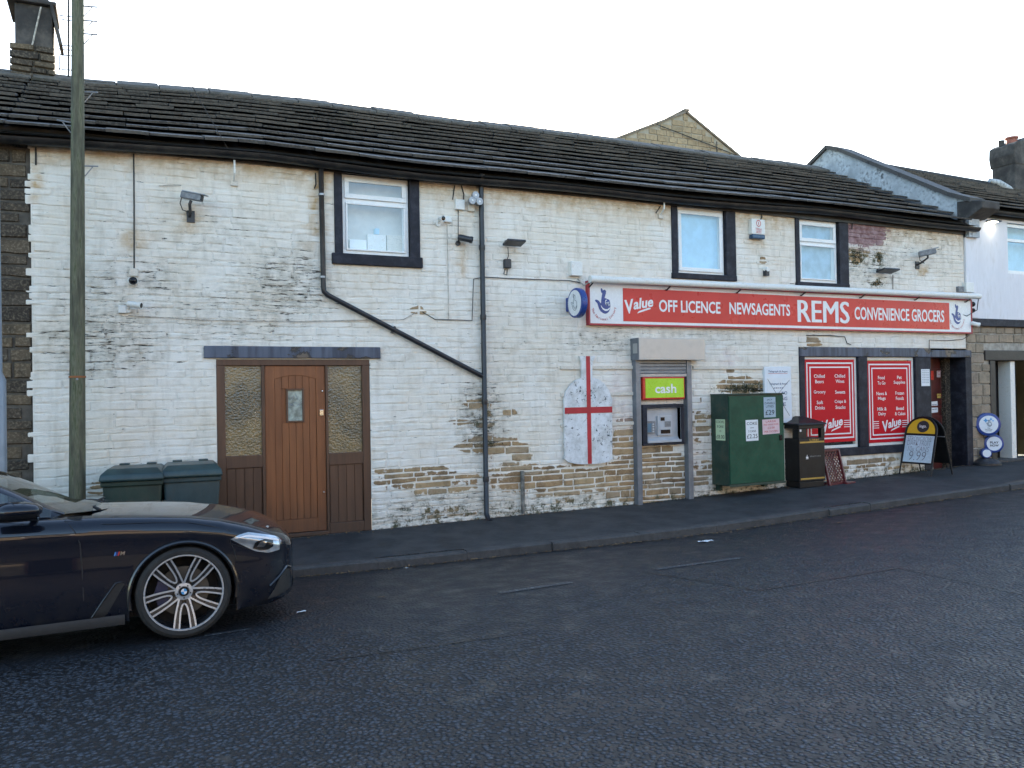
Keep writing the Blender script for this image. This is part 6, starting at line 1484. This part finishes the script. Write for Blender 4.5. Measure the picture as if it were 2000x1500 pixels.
for xc in (FR, RRx):
    for sgn in (-1, 1):
        mb = MB()
        for a in range(-20, 201, 10):
            c, s = math.cos(R(a)), math.sin(R(a)); mb.v += [Vector((xc+c*(AR-.001), sgn*(HW(xc)-.004), AZ+s*(AR-.001))), Vector((xc+c*AR, sgn*.60, AZ+s*AR)), Vector((xc, sgn*.60, AZ))]
        m_n = len(mb.v)//3; mb.f = [f for i in range(m_n-1) for f in ((i*3, i*3+1, i*3+4, i*3+3), (i*3+1, i*3+2, i*3+4))]; mb.mi = [0]*len(mb.f); mb.build('arch_liner', M['car_matt'], car, local=True)
        MB().tube([(xc+math.cos(R(a))*(AR+.004), sgn*(HW(xc+math.cos(R(a))*AR)+.001), AZ+math.sin(R(a))*(AR+.004)) for a in range(-12, 193, 6)], .016, 8).build('arch_lip', M['trim_black'], car, local=True, smooth=True)
# cabin
def YR(x): return interp([(-3.6,.62),(-3.3,.66),(-2.7,.60),(-1.8,.60),(-1.2,.675),(-.78,.745),(-.68,.63),(-.58,.45),(-.52,.25),(-.48,.05)], x)
def ZR(x): return interp([(-3.6,1.06),(-3.3,1.15),(-2.9,1.31),(-2.5,1.385),(-2.0,1.41),(-1.7,1.375),(-1.5,1.32),(-1.2,1.195),(-1.0,1.085),(-.78,.965),(-.68,.95),(-.58,.94),(-.48,.935)], x)
def belt(x): return (HW(x)-.135, ZS(x)-.004)
cx_ = [-3.6,-3.45,-3.3,-3.1,-2.9,-2.75,-2.6,-2.4,-2.2,-2.0,-1.97,-1.85,-1.7,-1.55,-1.4,-1.25,-1.1,-.95,-.86,-.78,-.73,-.68,-.63,-.58,-.52,-.48]
def crow(x, sgn):
    by, bz = belt(x); ry, rz = YR(x), ZR(x); cen = rz+.055*min(1, ry/.5)
    if x > -.785: by, bz = ry, rz
    pts = [(by, bz), (by+(ry-by)*.80+.012, bz+(rz-bz)*.84), (ry, rz)]
    for f in (.90, .62, .3, 0): pts.append((ry*f, rz+(cen-rz)*(1-f*f)))
    return [Vector((x, sgn*y, z)) for y, z in pts]
parts = {k: MB() for k in ('windscreen','roof','rear_window','pillar','fn','fp','bn','bp')}
for sgn in (-1, 1):
    for a, b_ in zip(cx_, cx_[1:]):
        ra, rb = crow(a, sgn), crow(b_, sgn); xm = (a+b_)/2
        for j in range(6):
            if j == 0: k = ('fn' if sgn < 0 else 'fp') if -1.97 < xm < -.90 else ('bn' if sgn < 0 else 'bp') if -3.05 < xm < -2.0 else 'pillar'
            elif j in (1, 2): k = 'pillar'
            else: k = 'windscreen' if xm > -1.55 else ('roof' if xm > -2.8 else 'rear_window')
            if j == 2 and xm > -.76: k = 'windscreen'
            q = [ra[j], rb[j], rb[j+1], ra[j+1]]; parts[k].add(q if sgn < 0 else q[::-1], [(0,1,2,3)])
for k, mb in parts.items():
    o = mb.build('side_window' if len(k) == 2 else k, M['car_glass'] if len(k) == 2 or k in ('windscreen','rear_window') else M['car'], car, local=True)
    b2 = bmesh.new(); b2.from_mesh(o.data); bmesh.ops.remove_doubles(b2, verts=b2.verts, dist=.0005); b2.to_mesh(o.data); b2.free(); o.data.polygons.foreach_set('use_smooth', [True]*len(o.data.polygons))
# interior: dashboard, seats, dark tub
it = MB(); it.box(-3.4, -.62, -.76, .76, .62, .70); it.build('cabin_floor', M['car_matt'], car, local=True)
it = MB(); it.add([(-.56,-.5,.93),(-.56,.5,.93),(-.80,.70,.945),(-.80,-.70,.945),(-1.10,-.72,.93),(-1.10,.72,.93),(-1.15,-.72,.70),(-1.15,.72,.70)], [(0,1,2,3),(3,2,5,4),(4,5,7,6)]); it.build('dashboard', M['car_matt'], car, local=True)
for y in (-.38, .38):
    st = MB(); st.box(-2.05, -1.55, y-.25, y+.25, .70, .80); st.obox((-2.06,y,1.0), X_, Y_, Z_, .06, .24, .26); st.obox((-2.08,y,1.30), X_, Y_, Z_, .04, .13, .075); st.build('seat', M['car_matt'], car, local=True, bevel=.03)
# shut lines and trim
def shut(pts, name='shut_line', r_=.004, m_='car_matt'): MB().tube([sy(x, z, .0005) for x, z in pts], r_, 5).build(name, M[m_], car, local=True)
shut([(-.655,.215),(-.66,.40),(-.665,.60),(-.675,.76),(-.70,.84),(-.735,.895),(-.77,.925)]); shut([(-1.98,.22),(-1.98,.5),(-1.98,.8),(-1.98,.95)])
shut([(-.77,.928),(-.52,.885),(-.2,.868),(.05,.845),(.20,.805),(.34,.755)], r_=.003)
shut([(.345,.655),(.36,.60),(.375,.54)], r_=.003); shut([(.33,.70),(.34,.66),(.42,.625),(.52,.585)], r_=.003)
MB().tube([Vector((x, -belt(x)[0]-.012, belt(x)[1]+.006)) for x in (-3.0,-2.5,-2,-1.5,-1.1,-.86)], .008, 6).build('window_trim', M['trim_black'], car, local=True)
sk = MB()
for x in (-2.58,-2,-1.4,-.8,-.40): sk.v += [Vector((x,-.922,.235)), Vector((x,-.932,.205)), Vector((x,-.925,.165)), Vector((x,-.86,.155))]
sk.f = [(i*4+k, i*4+k+1, i*4+k+5, i*4+k+4) for i in range(4) for k in range(3)]; sk.mi = [0]*12; sk.build('side_skirt', M['car_matt'], car, local=True, smooth=True)
patch([(-.625,.235),(-.52,.235),(-.395,.455),(-.445,.465)], 'air_vent', M['car_matt'], .003)
MB().tube([sy(-.61,.24,.006), sy(-.53,.36,.007), sy(-.455,.462,.006), sy(-.415,.468,.006)], .005, 6).build('vent_trim', M['trim_black'], car, local=True, smooth=True)
for k, c in enumerate(((.05,.22,.55),(.02,.04,.20),(.5,.03,.03))):
    x0 = -.462+k*.012; patch([(x0,.655),(x0+.010,.655),(x0+.016,.683),(x0+.006,.683)], 'badge_stripe', mat('badge_stripe', c, .3, bump=0), .005, nx=2, nz=1)
tx = MB(); put_text(tx, 'M', sy(-.405,.669,.004), X_, Z_, .034, .028, bold=.03, shear=.2); tx.build('badge_lettering', M['chrome'], car, local=True)
lampo = patch([(.335,.695),(.40,.722),(.47,.733),(.60,.700),(.705,.668),(.735,.63),(.725,.565),(.62,.555),(.52,.580),(.42,.640)], 'headlight', M['lamp_glass'], .006, nx=18, nz=8)
patch([(.50,.605),(.55,.585),(.62,.580),(.66,.60),(.66,.655),(.60,.668),(.52,.655)], 'lamp_bezel', M['trim_black'], .009, lampo, 10, 4); patch([(.53,.615),(.59,.605),(.61,.645),(.56,.655)], 'projector', M['chrome'], .012, lampo, 6, 3)
patch([(.36,.697),(.46,.715),(.60,.682),(.71,.648),(.71,.634),(.60,.667),(.46,.700)], 'daylight_strip', M['poster_white'], .010, lampo, 12, 2)
patch([(.60,.20),(.70,.19),(.80,.21),(.825,.30),(.80,.40),(.74,.40),(.66,.27)], 'air_intake', M['car_matt'], .004); patch([(.57,.165),(.70,.185),(.82,.215),(.83,.245),(.70,.215),(.57,.19)], 'bumper_lip', M['car'], .018)
MB().tube([sy(.62,.30,.006), sy(.70,.36,.008), sy(.77,.42,.008), sy(.81,.40,.008)], .012, 6).build('intake_blade', M['trim_black'], car, local=True, smooth=True)
MB().obox((.885,-.0,.42), X_, Y_, Z_, .008, .26, .056).build('number_plate', M['poster_white'], car, local=True)
MB().obox((.75,-.72,.43), X_, Y_, Z_, .0,.0,.0) if False else None
cw = MB(); pts_ = [(-.80,-.72,.958),(-.70,-.66,.955),(-.60,-.50,.950),(-.53,-.27,.947),(-.495,0,.946),(-.53,.27,.947),(-.60,.50,.950),(-.70,.66,.955),(-.80,.72,.958)]
for x_, y_, z_ in pts_: cw.v += [Vector((x_+.085, y_*1.02, z_+.012)), Vector((x_-.02, y_, z_+.006)), Vector((x_-.02, y_, z_-.02))]
cw.f = [(i*3+k, i*3+k+1, (i+1)*3+k+1, (i+1)*3+k) for i in range(8) for k in range(2)]; cw.mi = [0]*16; cw.build('scuttle_panel', M['car_matt'], car, local=True)
for x_, y_ in ((-.57,-.55),(-.56,.1)): MB().tube([(x_+.02,y_,.965),(x_-.03,y_+.25,.972),(x_+.02,y_+.60,.972)], .009, 6).build('wiper', M['car_matt'], car, local=True)
# mirror
mr = MB(); prof = []
for k, (x, ry, rz) in enumerate(((-1.16,.05,.03),(-1.15,.10,.058),(-1.09,.118,.066),(-1.0,.112,.062),(-.93,.088,.048),(-.895,.045,.022))):
    for a in range(0, 360, 24): mr.v.append(Vector((x, -1.005+math.cos(R(a))*ry, 1.03+math.sin(R(a))*rz*(1 if math.sin(R(a)) > 0 else .95))))
mr.f = [(i*15+k, i*15+(k+1) % 15, (i+1)*15+(k+1) % 15, (i+1)*15+k) for i in range(5) for k in range(15)]+[tuple(range(14,-1,-1)), tuple(range(75,90))]; mr.mi = [0]*len(mr.f)
mo = mr.build('wing_mirror', M['car'], car, local=True, smooth='all')
ml = MB()
for k, (x, ry) in enumerate(((-1.158,.085),(-1.09,.122),(-1.0,.116),(-.92,.085))):
    for a in range(180, 361, 20): ml.v.append(Vector((x, -1.005+math.cos(R(a))*ry, 1.012+math.sin(R(a))*.054)))
ml.f = [(i*10+k, (i+1)*10+k, (i+1)*10+k+1, i*10+k+1) for i in range(3) for k in range(9)]; ml.mi = [0]*27; ml.build('mirror_base', M['trim_black'], mo, local=True, smooth='all')
MB().tube([(-.98,-.92,.985),(-.96,-.84,.965),(-.95,-.80,.955)], [.03,.026,.03], 10).build('mirror_stalk', M['trim_black'], mo, local=True, smooth=True)
# wheels
def wheel(xc, sgn, detail=True):
    t = MB(); yc = sgn*.815; ax = Vector((0, sgn, 0)); c = Vector((xc, yc, .34)); uu = X_
    t.lathe(c, [(.275,-.12),(.300,-.122),(.328,-.105),(.339,-.06),(.3405,0),(.339,.06),(.328,.105),(.305,.122),(.282,.120),(.276,.112)], 48, ax, uu, cap=False); wo = t.build('wheel', M['rubber'], car, local=True, smooth=True)
    r_ = MB(); r_.lathe(c, [(.274,-.10),(.250,-.06),(.250,.04),(.262,.085),(.277,.112)], 48, ax, uu, cap=False); r_.build('rim', M['alloy_dark'], wo, local=True, smooth=True)
    l = MB(); l.lathe(c, [(.2775,.1135),(.2765,.117),(.268,.117),(.264,.108)], 48, ax, uu, cap=False); l.build('rim_lip', M['alloy'], wo, local=True, smooth=True)
    MB().lathe(c, [(.0,.0),(.18,.0),(.18,.02),(.0,.02)], 36, ax, uu).build('brake_disc', M['disc'], wo, local=True)
    bk = MB(); bk.lathe(c, [(0,-.03),(.26,-.03)], 36, ax, uu); bk.build('hub_back', M['car_matt'], wo, local=True)
    def rp(a, r2, e): return c+ax*e+(X_*math.cos(a)+Z_*math.sin(a))*r2
    if detail:
        cal = MB(); cal.prism([rp(R(a), r2, .022) for a, r2 in ((150,.12),(150,.20),(180,.205),(210,.20),(210,.12),(180,.115))], ax*.03); cal.build('caliper', M['caliper'], wo, local=True)
    def dish(r2): return .058+(r2-.05)/.218*.040
    def ribbon(mb, pts, w_):
        "flat machined face following (angle, radius) points"
        q = [rp(a, r2, dish(r2)) for a, r2 in pts]; n0 = len(mb.v)
        for i_, p in enumerate(q):
            t_ = (q[min(i_+1, len(q)-1)]-q[max(i_-1, 0)]).normalized(); s_ = ax.cross(t_).normalized()*w_/2
            mb.v += [p-s_+ax*.003, p+s_+ax*.003, p-s_-ax*.004, p+s_-ax*.004]
        for i_ in range(len(q)-1):
            o_ = n0+i_*4; mb.f += [(o_, o_+1, o_+5, o_+4), (o_, o_+4, o_+6, o_+2), (o_+1, o_+3, o_+7, o_+5)]; mb.mi += [0]*3
    for k in range(5):
        base = R(270+72*k)
        for s_ in (-1, 1):
            ia = [(base+s_*R(8.5), .268), (base+s_*R(9.6), .20), (base+s_*R(10.6), .15), (base+s_*R(10.0), .12)]; oa = [(base+s_*R(16.5), .268), (base+s_*R(19.5), .20), (base+s_*R(23.5), .13), (base+s_*R(30), .075), (base+s_*R(34), .050)]
            dk_ = MB(); f_ = [rp(a, r2, dish(r2)-.002) for a, r2 in ia+[(base+s_*R(12), .07)]]; g_ = [rp(a, r2, dish(r2)-.002) for a, r2 in oa]
            dk_.v = f_+g_+[p-ax*.035 for p in f_]+[p-ax*.035 for p in g_]; m5 = 5
            dk_.f = [(i_, i_+1, m5+i_+1, m5+i_) for i_ in range(4)]+[(i_, 10+i_, 11+i_, i_+1) for i_ in range(4)]+[(5+i_, 6+i_, 16+i_, 15+i_) for i_ in range(4)]; dk_.mi = [0]*12
            dk_.build('spoke', M['alloy_dark'], wo, local=True, fixn=True)
            si = MB(); ribbon(si, oa, .0125); si.build('spoke_face', M['alloy'], wo, local=True, fixn=True)
        u_ = MB(); ribbon(u_, [(base+R(a), r2) for a, r2 in ((-8.5,.268),(-9.6,.20),(-10.6,.15),(-10.2,.12),(-7.5,.100),(-3.5,.091),(0,.088),(3.5,.091),(7.5,.100),(10.2,.12),(10.6,.15),(9.6,.20),(8.5,.268))], .0115); u_.build('spoke_web', M['alloy'], wo, local=True, fixn=True)
    MB().lathe(c, [(.066,.04),(.062,.062),(.040,.066),(.036,.060)], 28, ax, uu).build('hub', M['alloy'], wo, local=True, smooth=True)
    MB().lathe(c, [(.0355,.05),(.0355,.067),(0,.067)], 24, ax, uu).build('centre_cap', M['trim_black'], wo, local=True)
    for kk in range(4):
        q = MB(); q.poly([c+ax*.0685]+[rp(R(90*kk+15*i), .021, .0685) for i in range(7)]); q.build('cap_emblem', M['poster_white'] if kk % 2 else M['cyan'], wo, local=True)
    for kk in range(5): MB().lathe(rp(R(54+72*kk), .047, .060), [(.006,0),(.006,.006)], 8, ax, uu).build('wheel_bolt', M['alloy_dark'], wo, local=True)
wheel(FR, -1); wheel(FR, 1, False); wheel(RRx, -1); wheel(RRx, 1, False)
bpy.data.scenes.remove(_ts)
